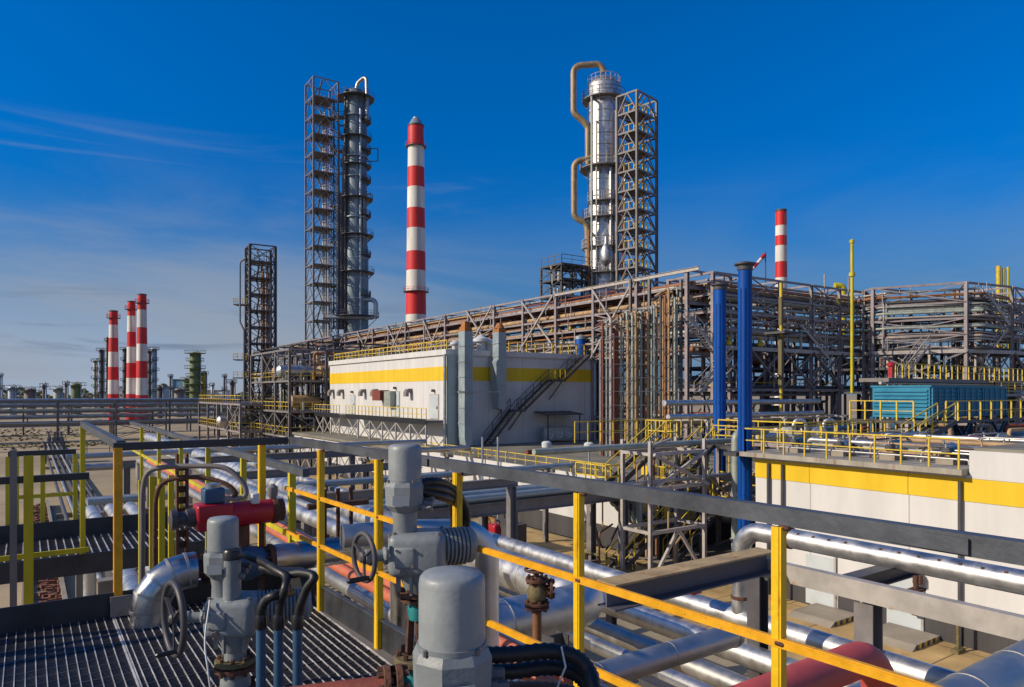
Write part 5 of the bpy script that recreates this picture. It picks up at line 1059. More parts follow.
for y in (4.458, 3.62, 2.81, 1.98, 1.164, .34):
    for z in (8.31, 8.0): MB().rbox((RX(y, -.034), y, z), (.012, 0, 0), (0, .03, 0), (0, 0, .014), .004, 1).build('weld_bead', RUST, gr)
    MB().rbox((RX(y, -.012), y, TZ - .054), (.02, 0, 0), (0, .036, 0), (0, 0, .012), .004, 1).build('weld_bead', RUST, gr)
for y in (3.2, .8): mb = MB(); mb.box(RX(y, -.0125), RX(y, -.0065), y - .09, y + .09, TZ - .045, TZ - .008); mb.build('splice_plate', RAILG, gr)
apost(.478, PY - .016, FZ + .0, TZ - .03, YELO, gr, .046, 1, 1); apost(1.385, PY + .014, FZ - .1, TZ - .03, YEL, gr, .042, 1, 1)
mb = MB(); mb.box(.43, .60, PY - .05, PY - .035, FZ + .002, FZ + .13); mb.build('gusset_plate', STEEL, gr)
railing([(-4, PY - .006, FZ + .002), (-.62, PY - .006, FZ + .002)], 1.1, 'left part of the platform guard rail beyond the gate opening', YEL, RAILG, .85, (.35, .68), .05, .055)
railing([(-2.75, PY - .1, FZ + .002), (-2.75, -.5, FZ + .002)], 1.1, 'guard rail along the left side of the platform', YEL, RAILG, .85, (.35, .68), .05, .055)
# platform columns
for x in (-3.6, 1.2):
    for y in (-.8, 4.6): mb = MB(); mb.ibeam((x, y, 0), (x, y, FZ - .34), .3, .3); tag(mb.build('platform_column', STEELD), 'dark column carrying the grating platform', 'column', 'columns under the platform')
# walkway leading away from the corner and the cross walkway to the left
WZ = 7.22
w2 = thing('walkway', (-1.5, 9.7, WZ), 'short grating landing crossing to the left beyond the platform', 'walkway')
mb = MB(); grate(mb, -3.2, 2.2, 9.0, 10.25, WZ, .08, .05, .011); mb.build('grating_panel', [GALG, GRATD], w2)
MB().box(-3.2, 2.2, 10.27, 10.3, WZ - .05, WZ + .2).build('toe_board', TOEB, w2); MB().box(-3.2, 2.2, 8.95, 8.98, WZ - .2, WZ + .02).build('edge_beam', TOEB, w2)
def frail(p0, p1, zt, z0, posts, label, pm, rm, mids=(.5,), rh=.06, midm=None, brace=False):
    p0, p1 = V(p0), V(p1); t = thing('railing', p0, label, 'railing'); a, b = V((p0.x, p0.y, zt)), V((p1.x, p1.y, zt))
    MB().bar(a, b, .05, rh).build('top_rail', rm, t)
    for k in mids: MB().bar(V((p0.x, p0.y, z0 + (zt - z0) * k)), V((p1.x, p1.y, z0 + (zt - z0) * k)), .02, .045).build('mid_rail', midm or pm, t)
    for q in posts:
        c = a.lerp(b, q); mb = MB(); mb.box(c.x - .025, c.x + .025, c.y - .005, c.y + .005, z0 - .2, zt - rh / 2); mb.box(c.x - .025, c.x - .017, c.y + .005, c.y + .045, z0 - .2, zt - rh / 2); mb.build('post', pm, t)
    return t
xl = onY(8, 10.3).x
frail((xl, 10.3, 0), (.5, 10.3, 0), 8.27, WZ, (.0, .12, .5, .99), 'dark top rail on lime posts along the far edge of the left landing', YELG, RAILSHD, (.5,))
frail((-3.6, 7.4, 0), (.46, 7.4, 0), 8.25, 7.1, (.06, .185), 'shade-toned handrail on tall lime posts just beyond the left toe board', YELG, RAILSHD, (.42,))
x13 = onY(13.5, 7.3).x; mb = MB(); mb.bar((x13, 7.25, 6.6), (x13, 7.25, 8.52), .045, .05); tag(mb.build('grey_post', STEEL), 'grey channel post standing at the far left beside the lime posts', 'post')
x28 = onY(28.5, 7.3).x; mb = MB(); mb.box(x28 - .035, x28 + .035, 7.2, 7.21, 6.6, 8.47); mb.box(x28 - .035, x28 - .027, 7.21, 7.26, 6.6, 8.47); tag(mb.build('lime_post', YELG), 'broad lime yellow angle post at the far left before the sand', 'post')
frail((.5, 5.2, 0), (.5, 9.0, 0), 8.66, WZ, (1,), 'dark handrail running away from the orange corner post', YELG, RAILG, ())
frail((1.72, 5.2, 0), (1.72, 16, 0), 8.4, WZ, (.03, .17, .32, .48, .66, .85), 'grey handrail of the walkway running away behind the red actuator', YELG, RAILG, (.55,))
for k, px in enumerate((142, 152.5, 162, 171.5)):
    p = onY(px, 6.3 + .25 * (k % 2)); tag(MB().box(p.x - .022, p.x + .022, p.y - .005, p.y + .005, 7.0, 8.3).box(p.x - .022, p.x - .015, p.y + .005, p.y + .035, 7.0, 8.3).build('gate_post', YELG), ('leftmost', 'second', 'third', 'rightmost')[k] + ' of four close lime posts left of the grey actuator', 'post', 'four lime posts beyond the platform')
p = onY(182, 6.9); mb = MB(); mb.box(p.x - .05, p.x - .03, 6.86, 6.94, 6.9, 8.45); mb.box(p.x + .03, p.x + .05, 6.86, 6.94, 6.9, 8.45)
for i in range(14): mb.box(p.x - .03, p.x + .03, 6.89, 6.91, 7.0 + i * .1, 7.06 + i * .1)
tag(mb.build('slotted_post', RUST), 'dark rusty slotted post behind the red actuator', 'post')
# conduits arching over to the red actuator
def hose(pts, r, m, label, grp=None, ribs=0, name='hose', n=12, cat='hose'):
    P = [V(p) for p in pts]; out = []
    Q = [P[0] * 2 - P[1]] + P + [P[-1] * 2 - P[-2]]
    for i in range(1, len(Q) - 2):
        for k in range(8):
            t = k / 8; a, b, c, d = Q[i - 1:i + 3]; out.append(.5 * ((2 * b) + (c - a) * t + (2 * a - 5 * b + 4 * c - d) * t * t + (3 * b - a - 3 * c + d) * t ** 3))
    out.append(P[-1]); mb = MB()
    if ribs:
        den = []; 
        for a, b in zip(out, out[1:]):
            k = max(1, int((b - a).length / ribs)); den += [a.lerp(b, i / k) for i in range(k)]
        den.append(out[-1]); mb.tube(den, r, n, True, [r * (1.0 if i % 2 else .86) for i in range(len(den))])
    else: mb.tube(out, r, n)
    return tag(mb.build(name, m), label, cat, grp)
D = 5.4
hose([at(142, 590, D), at(142.5, 530, D), at(143, 490, D), at(149, 472, D), at(166, 467, D), at(195, 466, D), at(225, 468, D), at(242, 482, D), at(246, 494, D), at(236, 499, D), at(218, 497, D)], .02, STEEL, 'grey conduit arching up and over to the red actuator')
hose([at(155, 590, D), at(155, 535, D), at(156, 500, D), at(162, 484, D), at(178, 478, D), at(205, 478, D), at(226, 484, D), at(236, 494, D), at(228, 500, D), at(216, 499, D)], .017, RUST, 'rust brown conduit arching lower over to the red actuator')

# ---------------------------------------------------------------- electric valve actuators
def bolts(c, axis, R_, n, parent, r=.009, h=.03, m=RUST):
    x, y, t = frame(V(axis))
    for i in range(n): a = 2 * math.pi * (i + .5) / n; MB().lathe(V(c) + x * R_ * math.cos(a) + y * R_ * math.sin(a) - t * h / 2, [(r, 0), (r, h)], t, 6).build('bolt', m, parent)
def flange(t, c, axis, R_, th, m, n=8, mb_=RUST, name='flange', br=.009, hole=.0):
    c = V(c); a = V(axis).normalized(); f = MB().lathe(c - a * th / 2, [(R_ * .97, 0), (R_, th * .1), (R_, th * .9), (R_ * .97, th)], a, 28).build(name, m, t)
    bolts(c, a, R_ * .8, n, f, br, th * 2.6, mb_); return f
def actuator(label, D, px, py, s, wr, rot=0., extra=True, mlen=1.66, wax=(-.76, -.65), wpos=(-1.5, -.38)):
    """px,py: pixel of the middle of the cap's top; s: cap diameter in metres"""
    top = at(px, py, D); Rr = Matrix.Rotation(rot, 3, 'Z') @ RGT; Ff = Matrix.Rotation(rot, 3, 'Z') @ FWD
    z = lambda k: top.z - (4.93 - k) * s
    def P(x, y, k): return V((top.x, top.y, 0)) + Rr * x * s + Ff * y * s + UP * z(k)
    t = thing('valve_actuator', (top.x, top.y, z(0)), label, 'valve actuator')
    MB().lathe(P(0, 0, 3.85), [(.505 * s, 0), (.505 * s, .90 * s), (.49 * s, 1.0 * s), (.44 * s, 1.06 * s), (.12 * s, 1.085 * s), (.0, 1.085 * s)], n=36, sharp=60).build('cap', ACTL, t)
    MB().lathe(P(0, 0, 3.80), [(.53 * s, 0), (.53 * s, .07 * s)], n=36).build('cap_seam', ACT, t)
    MB().lathe(P(0, 0, 2.86), [(.40 * s, 0), (.60 * s, .22 * s), (.62 * s, .80 * s), (.56 * s, .94 * s)], n=8, xref=Rr + Ff * .41).build('terminal_housing', ACT, t)
    for k in range(4):
        a = k * math.pi / 2 + .6; d = Rr * math.cos(a) + Ff * math.sin(a); MB().lathe(P(0, 0, 3.78) + d * .55 * s, [(.035 * s, 0), (.035 * s, .09 * s)], n=6).build('screw', STEEL, t)
    MB().lathe(P(0, 0, 1.6), [(.42 * s, 0), (.38 * s, .4 * s), (.36 * s, 1.0 * s), (.40 * s, 1.27 * s)], n=24).build('neck', ACT, t)
    # gear case
    mb = MB(); mb.rbox(P(.42, 0, 1.62), Rr * 1.72 * s, Ff * 1.5 * s, UP * 1.3 * s, .27 * s, 4); mb.lathe(P(.42, 0, .42), [(.40 * s, 0), (.52 * s, .35 * s), (.66 * s, .72 * s), (.66 * s, .9 * s)], n=28); mb.build('gear_case', ACT, t)
    mb = MB(); mb.rbox(P(.1, -.70, 1.6), Rr * .62 * s, Ff * .2 * s, UP * .62 * s, .06 * s, 2); c = mb.build('side_cover', ACTL, t)
    for a in (-1, 1):
        for b in (-1, 1): MB().lathe(P(.1 + a * .24, -.79, 1.6 + b * .24), [(.04 * s, 0), (.04 * s, .05 * s)], -Ff, 6).build('bolt', STEEL, c)
    MB().obox(P(-.02, -.655, 3.28), Rr * .5 * s, Ff * .02 * s, UP * .3 * s).build('nameplate', GALV, t)
    for k in range(3):
        g0 = P(.58, .05 - .28 * k + .2, 3.2 - .1 * k); gl = MB().lathe(g0, [(.14 * s, 0), (.14 * s, .1 * s), (.11 * s, .12 * s), (.11 * s, .28 * s), (.075 * s, .3 * s)], Rr * .95 - Ff * .2, 6).build('cable_gland', STEEL, t)
    for k in range(6):
        a = k * math.pi / 3 + .3; d = Rr * math.cos(a) + Ff * math.sin(a); MB().obox(P(.42, 0, .78) + d * .62 * s, d * .14 * s, V((-d.y, d.x, 0)) * .07 * s, UP * .62 * s).build('cast_rib', ACT, t)
    for k in range(8):
        a = k * math.pi / 4 + .2; d = Rr * math.cos(a) + Ff * math.sin(a); MB().lathe(P(0, 0, 2.08) + d * .46 * s, [(.05 * s, 0), (.05 * s, .09 * s)], n=6).build('bolt', STEEL, t)
    MB().lathe(P(0, 0, 1.98), [(.52 * s, 0), (.52 * s, .1 * s)], n=28).build('joint_flange', ACT, t)
    for a in (-1, 1):
        for b in (-1, 1): MB().lathe(P(.42 + a * .66, b * .5, 2.24), [(.06 * s, 0), (.06 * s, .08 * s)], n=6).build('bolt', STEEL, t)
    if extra:
        MB().lathe(P(.45, -.35, 2.1), [(.33 * s, 0), (.33 * s, .10 * s), (.29 * s, .14 * s), (.29 * s, 1.48 * s)], n=28).build('sight_tube', ACT, t)
        MB().lathe(P(.45, -.35, 3.585), [(.31 * s, 0), (.31 * s, .24 * s), (.26 * s, .32 * s), (0, .33 * s)], n=28).build('tube_cap', BLKP, t)
    # ribbed motor on the right
    ax = (Rr * .93 + Ff * .36).normalized(); m0 = P(.95, .2, 1.72); prof = [(.40 * s, 0), (.52 * s, .18 * s)]; h = .2
    while h < mlen - .06: prof += [(.58 * s, h * s), (.58 * s, (h + .06) * s), (.49 * s, (h + .065) * s), (.49 * s, (h + .12) * s)]; h += .125
    prof += [(.55 * s, mlen * s), (.55 * s, (mlen + .14) * s), (.45 * s, (mlen + .26) * s), (0, (mlen + .28) * s)]
    MB().lathe(m0, prof, ax, 28).build('motor', ACT, t)
    # handwheel on the left
    wx = (Rr * wax[0] + Ff * wax[1]).normalized(); hub = P(wpos[0], wpos[1], 1.58); h0 = P(-.25, -.15, 1.58)
    MB().lathe(h0, [(.28 * s, 0), (.28 * s, .35 * s), (.17 * s, .42 * s), (.17 * s, .75 * s), (.22 * s, .78 * s), (.22 * s, .92 * s), (.09 * s, .95 * s), (.09 * s, (hub - h0).length)], (hub - h0), 20).build('drive_shaft', ACT, t)
    hw = MB().torus(hub, wx, wr * s, .085 * s * (wr / 1.1 + .25), 40, 10).build('handwheel', STEELD, t); x, y, _ = frame(wx); mb = MB(); mb.lathe(hub - wx * .1 * s, [(.17 * s, 0), (.17 * s, .2 * s), (.1 * s, .26 * s)], wx, 16)
    for k in range(3): a = k * 2.094 + .5; d = x * math.cos(a) + y * math.sin(a); mb.bar(hub + d * .1 * s, hub + d * wr * s, .12 * s, .05 * s)
    mb.build('spokes', STEELD, hw); MB().lathe(hub + x * wr * s * -.6 + y * wr * s * -.75, [(.05 * s, 0), (.08 * s, .2 * s), (.08 * s, .7 * s), (.03 * s, .75 * s)], wx, 12).build('crank_knob', BLKP, hw)
    MB().lathe(P(.05, -.5, 1.28), [(.12 * s, 0), (.15 * s, .12 * s), (.1 * s, .3 * s)], -Ff - UP * .4, 12).build('cable_gland', STEEL, t)
    MB().tube([P(-.1, -.5, 1.9), P(-.35, -.75, 1.95), P(-.4, -.75, 1.6)], .05 * s, 8).build('clutch_lever', ACT, t)
    return t, P, Rr, Ff, s
# A: left actuator with the big handwheel
tA, P, Rr, Ff, s = actuator('grey valve actuator with big handwheel standing on the grating at left', 3.2, 223, 517, .1335, 1.18)
MB().lathe(P(.42, 0, .1), [(.36 * s, 0), (.36 * s, .34 * s)], n=24).build('stem_collar', ACT, tA)
flange(tA, P(.42, 0, .02), UP, .66 * s, .16 * s, OLIV, 8); flange(tA, P(.42, 0, -.2), UP, .68 * s, .16 * s, RUST, 8)
MB().lathe(P(.42, 0, -.85), [(.5 * s, 0), (.48 * s, .3 * s), (.42 * s, .56 * s)], n=24).build('bonnet', ACT, tA)
MB().lathe(P(.42, 0, -3.5), [(.26 * s, 0), (.26 * s, 2.66 * s)], n=18).build('stem', RUST, tA)
zb = P(0, 0, 0).z
flange(tA, V((P(.42, 0, 0).x, P(.42, 0, 0).y, FZ + .03)), UP, .9 * s, .05, RUST, 8)
# B: middle actuator outside the rail corner
tB, P, Rr, Ff, s = actuator('grey valve actuator on rusty teal valve yoke beside the third yellow post', 3.05, 405, 444, .142, .70, 0, extra=False, mlen=.95, wax=(-.78, -.62), wpos=(-1.15, -.5))
P0 = P(.42, 0, 0)
flange(tB, P(.42, 0, .38), UP, .6 * s, .13 * s, RUST, 8); flange(tB, P(.42, 0, .2), UP, .56 * s, .1 * s, RUST, 6)
MB().lathe(P(.42, 0, -.42), [(.30 * s, 0), (.34 * s, .3 * s), (.3 * s, .56 * s)], n=18).build('yoke_head', TEAL, tB)
for a in (-1, 1): MB().bar(P(.42 + a * .3, 0, -1.5), P(.42 + a * .24, 0, -.3), .15 * s, .2 * s).build('yoke_arm', TEAL if a > 0 else RUST, tB)
MB().lathe(P(.42, 0, -1.5), [(.1 * s, 0), (.1 * s, 1.2 * s)], n=12).build('stem', RUST, tB)
flange(tB, P(.42, 0, -1.62), UP, .75 * s, .2 * s, OLIV, 8, br=.012); MB().lathe(P(.42, 0, -3.6), [(.5 * s, 0), (.45 * s, .8 * s), (.55 * s, 1.3 * s), (.4 * s, 1.86 * s)], n=22).build('valve_body', TEAL, tB)
flange(tB, P(-.35, -.3, -2.6), Rr, .8 * s, .2 * s, RUST, 8, br=.012)
# C: near actuator, cut by the lower edge of the picture
tC, P, Rr, Ff, s = actuator('nearest large grey actuator rising at the bottom edge of the view', 1.62, 452, 571, .152, .9, .25, extra=False)
MB().lathe(P(.42, 0, -.4), [(.4 * s, 0), (.4 * s, .84 * s)], n=20).build('stem_collar', ACT, tC); MB().lathe((P(.42, 0, 0).x, P(.42, 0, 0).y, FZ), [(.3 * s, 0), (.3 * s, P(0, 0, -.4).z - FZ)], n=18).build('stem', RUST, tC); flange(tC, V((P(.42, 0, 0).x, P(.42, 0, 0).y, FZ + .03)), UP, .9 * s, .05, RUST, 8)
# hoses and conduits
for k, (px, dx) in enumerate(((261, 3), (278.5, 4), (297.5, 9))):
    D = 2.95; a = at(px, 724 + k, D); a.z = FZ + .005; b = at(px, 626, D)
    mb = MB(); mb.tube([a, b], .02, 14); t = tag(mb.build('conduit', BLUEC), ('left', 'middle', 'right')[k] + ' of three blue conduits standing on the grating right of the left actuator', 'conduit', 'blue conduits on the grating')
    mb = MB(); mb.lathe(b, [(.024, -.01), (.026, .0), (.026, .035), (.021, .05)], n=12); mb.build('coupling', BLKP, t)
D = 2.95
hose([at(261, 626, D), at(261, 612, D), at(266, 600, D), at(277, 595, D), at(292, 592, D + .15)], .0195, BLK, 'left black hose curving off the blue conduits', ribs=0)
hose([at(278.5, 626, D), at(280, 605, D), at(285, 588, D), at(286, 577, D + .05), at(276, 570, D + .1), at(262, 562, D + .2), at(246, 555, D + .35)], .018, BLK, 'middle black hose running from the conduit back to the left actuator')
hose([at(297.5, 626, D), at(299, 610, D), at(306, 590, D), at(314, 577, D), at(302, 573, D + .05), at(286, 574, D + .1), at(262, 568, D + .2)], .019, BLK, 'right black hose hooked over to the left actuator')
mb = MB(); mb.rbox(at(290, 572, 3.05), RGT * .12, FWD * .05, UP * .035, .012, 2); tag(mb.build('cable_clamp', BLKP), 'black cable clamp joining the hoses above the blue conduits', 'clamp')
for k, dz in enumerate((0, .028, -.03)):
    hose([at(416, 487, 3.05) + UP * dz * .4, at(434, 488, 3.1) + UP * dz, at(450, 493, 3.22) + UP * dz, at(459, 506, 3.36) + RGT * dz, at(460, 528, 3.42) + RGT * dz, at(452, 548, 3.36) + RGT * dz, at(445, 566, 3.25) + RGT * dz * 1.6, at(443, 600, 3.2) + RGT * dz * 1.6], .021, BLK, ('front', 'upper', 'lower')[k] + ' black cable hose drooping from the middle actuator housing', 'hoses at the middle actuator', .016)
for k, (y0, y1) in enumerate(((655, 652), (672, 668), (690, 690))):
    D = 1.68 + .04 * k; hose([at(486, y0, D), at(515, y0 - 1, D + .02), at(548, y1 - 1, D + .05), at(573, y1 + 4, D + .06), at(588, y1 + 18, D + .05), at(594, y1 + 42, D), at(597, y1 + 110, D - .05)], .021, BLK, ('uppermost', 'middle', 'lowest')[k] + ' thick black ribbed hose leaving the nearest actuator', 'thick hoses at the nearest actuator', .011, n=18)
mb = MB(); c = at(556, 667, 1.74); mb.tube([c + RGT * .012 + UP * .058 - FWD * .02, c + RGT * .02 + UP * .02 - FWD * .05, c - RGT * .0 - UP * .03 - FWD * .05, c - RGT * .02 - UP * .07 - FWD * .02], .0025, 6); tag(mb.build('cable_tie', LAMPW), 'pale cable tie round the thick black hoses', 'cable tie')
hose([at(210, 600, 3.1), at(205, 640, 3.0), at(208, 670, 2.95), at(212, 700, 2.95)], .004, LAMPW, 'thin pale wire hanging under the left actuator', name='wire', cat='wire')
# ---------------------------------------------------------------- product line along the back rail
Yp = 4.84; zp = 7.86; x0 = onY(150, Yp).x
t = thing('product_pipe', (x0, Yp, FZ), 'silver clad elbow rising through the grating and turning right', 'pipe')
# segmented elbow
mb = MB(); segs = [V((x0, Yp, FZ - .5)), V((x0, Yp, zp - .20))]; Rb = .21
for k in range(1, 4): a = math.radians(90) * k / 4; segs.append(V((x0 + Rb - Rb * math.cos(a), Yp, zp - .2 + Rb * math.sin(a))))
segs.append(V((x0 + Rb, Yp, zp + .01))); segs.append(V((x0 + Rb + .05, Yp, zp + .01)))
mb.tube(segs, .112, 28); o = mb.build('cladding', SILVE, t)
o.data.polygons.foreach_set('use_smooth', [True] * len(o.data.polygons))
mb = MB()
for i in range(1, len(segs) - 1): d = (segs[i + 1] - segs[i - 1]).normalized(); mb.tube([segs[i] - d * .008, segs[i] + d * .008], .1155, 28)
mb.build('seam_band', SILVD, t)
MB().tube([(x0 + Rb + .05, Yp, zp + .01), (x0 + .75, Yp, zp + .01)], .06, 18).build('bare_pipe', RUST, t)
f = flange(t, V((x0 + .34, Yp, zp + .01)), (1, 0, 0), .105, .03, RUST, 8, br=.01); flange(t, V((x0 + .40, Yp, zp + .01)), (1, 0, 0), .105, .03, BLUEC, 8, br=.01)
MB().lathe((x0 + .43, Yp, zp + .01), [(.07, 0), (.10, .05), (.12, .14), (.10, .22), (.07, .28)], V((1, 0, 0)), 22).build('valve_body', BLUEC, t)
flange(t, V((x0 + .73, Yp, zp + .01)), (1, 0, 0), .105, .03, RUST, 8, br=.01)
p2_ = fillet([V((x0 + .75, Yp, zp + .01)), V((2.35, Yp, zp + .01)), V((2.35, Yp, 6.2))], .3, 8); mb = MB(); mb.tube(p2_, .098, 24); clad(mb, p2_, .098, .5, 24, .02, 1.02); mb.build('cladding', SILVE, t)
# red actuator on that line
ra = thing('valve_actuator', (x0 + .56, Yp, zp), 'bright red horizontal actuator with blue box on the line beyond the platform rail', 'valve actuator')
c = at(234, 514, dY(234, Yp)); ax = V((1, 0, 0)); L_ = .27
MB().lathe(c - ax * L_ * .1, [(.075, 0), (.08, .02), (.08, .27), (.073, .29)], ax, 28).build('spring_cylinder', REDA, ra); MB().rbox(c - ax * .13, ax * .22, V((0, .17, 0)), UP * .17, .02, 3).build('scotch_housing', REDA, ra)
MB().lathe(c + ax * (L_ * .9), [(.088, 0), (.088, .03), (.075, .04), (.075, .075), (.04, .085)], ax, 24).build('end_cap', RUST, ra); MB().lathe(c - ax * .24, [(.06, 0), (.06, -.05), (.045, -.055), (.045, -.1), (.065, -.105), (.065, -.14), (.03, -.15)], ax, 22).build('end_stop', STEELD, ra)
MB().rbox(c + V((-.13, 0, .135)), ax * .13, V((0, .12, 0)), UP * .1, .015, 3).build('position_box', BLUEC, ra); MB().lathe(c + V((-.13, 0, .185)), [(.05, 0), (.05, .025), (.02, .03)], UP, 20).build('indicator', GALV, ra)
MB().rbox(c + V((.12, -.06, .1)), ax * .05, V((0, .05, 0)), UP * .07, .008, 2).build('solenoid', LAMPW, ra)
MB().lathe(c + V((.25, 0, .08)), [(.02, 0), (.035, .03), (.035, .08), (.01, .1)], UP, 14).build('filter_cup', STEEL, ra)
MB().tube([V((x0 + .56, Yp, zp + .1)), V((x0 + .56, Yp, c.z - .08))], .035, 14).build('mount_stem', RUST, ra); mb = MB(); mb.bar(V((c.x + .18, Yp + .01, c.z - .08)), V((c.x + .18, Yp + .01, 7.22)), .03); mb.build('support_leg', RUST, ra)
p = c + ax * .49; pipe([p, p + ax * .12, p + ax * .45], .022, RUST, 'thin rusty air line right of the red actuator', None, 8, name='air_line')
for k in range(3):
    q = p + ax * (.16 + .10 * k) + V((0, .1, 0)); pipe([q + UP * .1, q - UP * .42], .016, RUST, 'short rusty drain stub beside the red actuator', 'rusty stubs by the red actuator', 8, name='drain_stub')
# dark red flange and pipe at the lower edge beside the nearest actuator
t = thing('flanged_pipe', at(370, 700, 2.35), 'dark red flanged pipe end at the bottom edge left of the nearest actuator', 'pipe'); c = at(387, 688, 2.4); MB().tube([c - RGT * .42 - UP * .05, c], .042, 20).build('pipe_barrel', RUSTR, t)
flange(t, c, RGT + FWD * .25, .075, .024, RUST, 8, br=.011); flange(t, c + RGT * .04 + FWD * .01, RGT + FWD * .25, .075, .024, RUST, 8, br=.011)
MB().tube([c - RGT * .41 - UP * .05, V((c.x, c.y, 0)) - RGT * .47 + UP * (c.z - .09), V((c.x, c.y, 0)) - RGT * .47 + UP * (FZ - .3)], .05, 16).build('pipe_leg', RUST, t)

# ---------------------------------------------------------------- pipes below and beyond the right hand rail
def clpipe(pts, r, m, label, b=1.2, bend=None, n=26, grp=None, bw=.04): return pipe(pts, r, m, label, grp, n, bend or r * 2.4, b, seg=8, bw=bw)
SX = lambda X, z, y0, y1: [(X, y1, z), (X, y0, z)]
# salmon and silver lines just outside the rail
clpipe(SX(3.3, 6.75, -2, 26), .065, SALM, 'left of two salmon pipes running just outside the railing', 0, grp='salmon pipes')
clpipe(SX(3.56, 6.72, -2, 26), .065, SALM, 'right of two salmon pipes running just outside the railing', 0, grp='salmon pipes')
for k, (X, z, r) in enumerate(((1.35, 5.95, .15), (1.8, 5.95, .15), (2.25, 5.95, .15))):
    clpipe([(X, 21.5, 2), (X, 21.5, z), (X, -3, z)], r, SILV, ('left', 'middle', 'right')[k] + ' of three silver pipes passing under the platform corner toward the sand', 1.5, grp='silver pipes under the platform')
for k, (X, z, r, m) in enumerate(((3.95, 6.1, .12, SILVD), (4.5, 6.05, .16, SILV), (5.8, 5.9, .18, SILV), (6.3, 5.9, .12, SILVD))):
    clpipe([(X, 34 + .6 * k, 1.5), (X, 34 + .6 * k, z), (X, 12.2 + .4 * k if X > 4.6 else -2, z)], r, m, 'silver pipe on the long yard rack beyond the platform rail', 1.5, n=18, grp='silver pipes on the yard rack')
for y in (14, 22, 30, 38):
    mb = MB(); mb.ibeam((1 if y < 22.5 else 3.7, y, 5.6), (15.5, y, 5.6) if y > 20 else (7.5, y, 5.6), .25, .34); tag(mb.build('rack_beam', STEEL), 'brown grey beam carrying the yard pipes', 'beam', 'yard rack cross beams')
    for x in (1.2 if y < 22.5 else 3.9, 7.3, 15.2) if y > 20 else (1.2, 7.3): mb = MB(); mb.ibeam((x, y, 0), (x, y, 5.42), .28, .28); tag(mb.build('rack_column', STEEL), 'brown grey column under the yard pipes', 'column', 'yard rack columns')
# silver riser with elbow behind the middle actuator
q = at(487, 600, 5.0); clpipe([(q.x, q.y, 5.2), (q.x, q.y, 8.02), (q.x - .55, q.y + .12, 8.05), (q.x - 1.0, q.y + .2, 8.05)], .085, SILVS, 'silver riser bending left just behind the middle actuator motor', .6, .22, 24, bw=.02)
q = at(404, 600, 5.6); clpipe([(q.x, q.y, 5.2), (q.x, q.y, 7.75)], .11, SILVD, 'short silver standpipe behind the teal valve yoke', .5, None, 24, bw=.02)
# big clad pipe e with elbow
clpipe([(9.6, 75, 4.72), (9.6, 10.8, 4.72), (2.6, 10.8, 4.72)], .44, SILV, 'biggest silver pipe bending in a bright elbow beyond the railing', 1.6, .75, 36)
q = at(450, 640, 12.0); clpipe([(3.0, 9.7, 4.4), (7.6, 9.7, 4.4)], .28, OLIV, 'dull olive pipe with end cap below the bright silver elbow', 2, None, 28)
# rusty gate valve on a riser
p = at(537, 634, 11.4); t = thing('gate_valve', p, 'rusty gate valve on a brown riser above the big silver pipe', 'gate valve'); s = .5
MB().tube([V((p.x, p.y, 4.4)), p + UP * 0.407], .075, 16).build('riser', BRNP, t); flange(t, p + UP * 0.444, UP, .2, .045, RUST, 8, br=.025); flange(t, p + UP * 0.503, UP, .2, .045, RUST, 8, br=.025)
MB().lathe(p + UP * 0.518, [(.1, 0), (.16, .09), (.17, .18), (.13, .28), (.1, .33)], n=20).build('valve_body', OLIV, t); flange(t, p + UP * 0.74 + RGT * .23, RGT, .17, .045, RUST, 8, br=.02); MB().tube([p + UP * 0.703, p + UP * 0.703 + RGT * .23], .1, 16).build('outlet', RUST, t)
flange(t, p + UP * 0.888, UP, .19, .05, RUST, 8, br=.025); hw = MB().torus(p + UP * 1.05, UP, .19, .024, 24, 8).build('handwheel', RUST, t); mb = MB()
for k in range(4): a = k * 1.571; mb.bar(p + UP * 1.05, p + UP * 1.05 + V((math.cos(a), math.sin(a), 0)) * .19, .03)
mb.lathe(p + UP * 0.888, [(.035, 0), (.035, .26)], n=10); mb.build('spokes', RUST, hw)
# pipes a-d on the far side of the yard
clpipe(SX(14, 3.62, -6, 80), .26, SILV, 'silver pipe with tee below the tall silver riser at right', 2.2, grp=None)
clpipe(SX(12.2, 3.6, -6, 80), .24, SILVS, 'bright silver pipe running left of the tee pipe', 2.0)
clpipe(SX(11.0, 3.5, -6, 80), .2, SILVD, 'dull silver pipe third from the tee pipe', 1.6)
clpipe(SX(10.3, 3.45, -6, 80), .17, SILV, 'narrow silver pipe fourth from the tee pipe', 1.6)
clpipe(SX(9.75, 3.4, -6, 9), .2, TAN, 'tan pipe lowest beside the narrow silver pipe', 1.6)
mb = MB()
for k in range(5):
    y = 1 + k * 7.5; mb = MB(); mb.ibeam((9, y, 3.0), (15, y, 3.0), .24, .3); tag(mb.build('pipe_bearer', STEELD), 'dark bearer under the silver pipes at right', 'beam', 'bearers under the silver pipes')
    for x in (9.2, 14.8): mb = MB(); mb.ibeam((x, y, 0), (x, y, 2.85), .24, .24); tag(mb.build('bearer_column', STEELD), 'dark column under the silver pipe bearers', 'column', 'columns under the bearers')
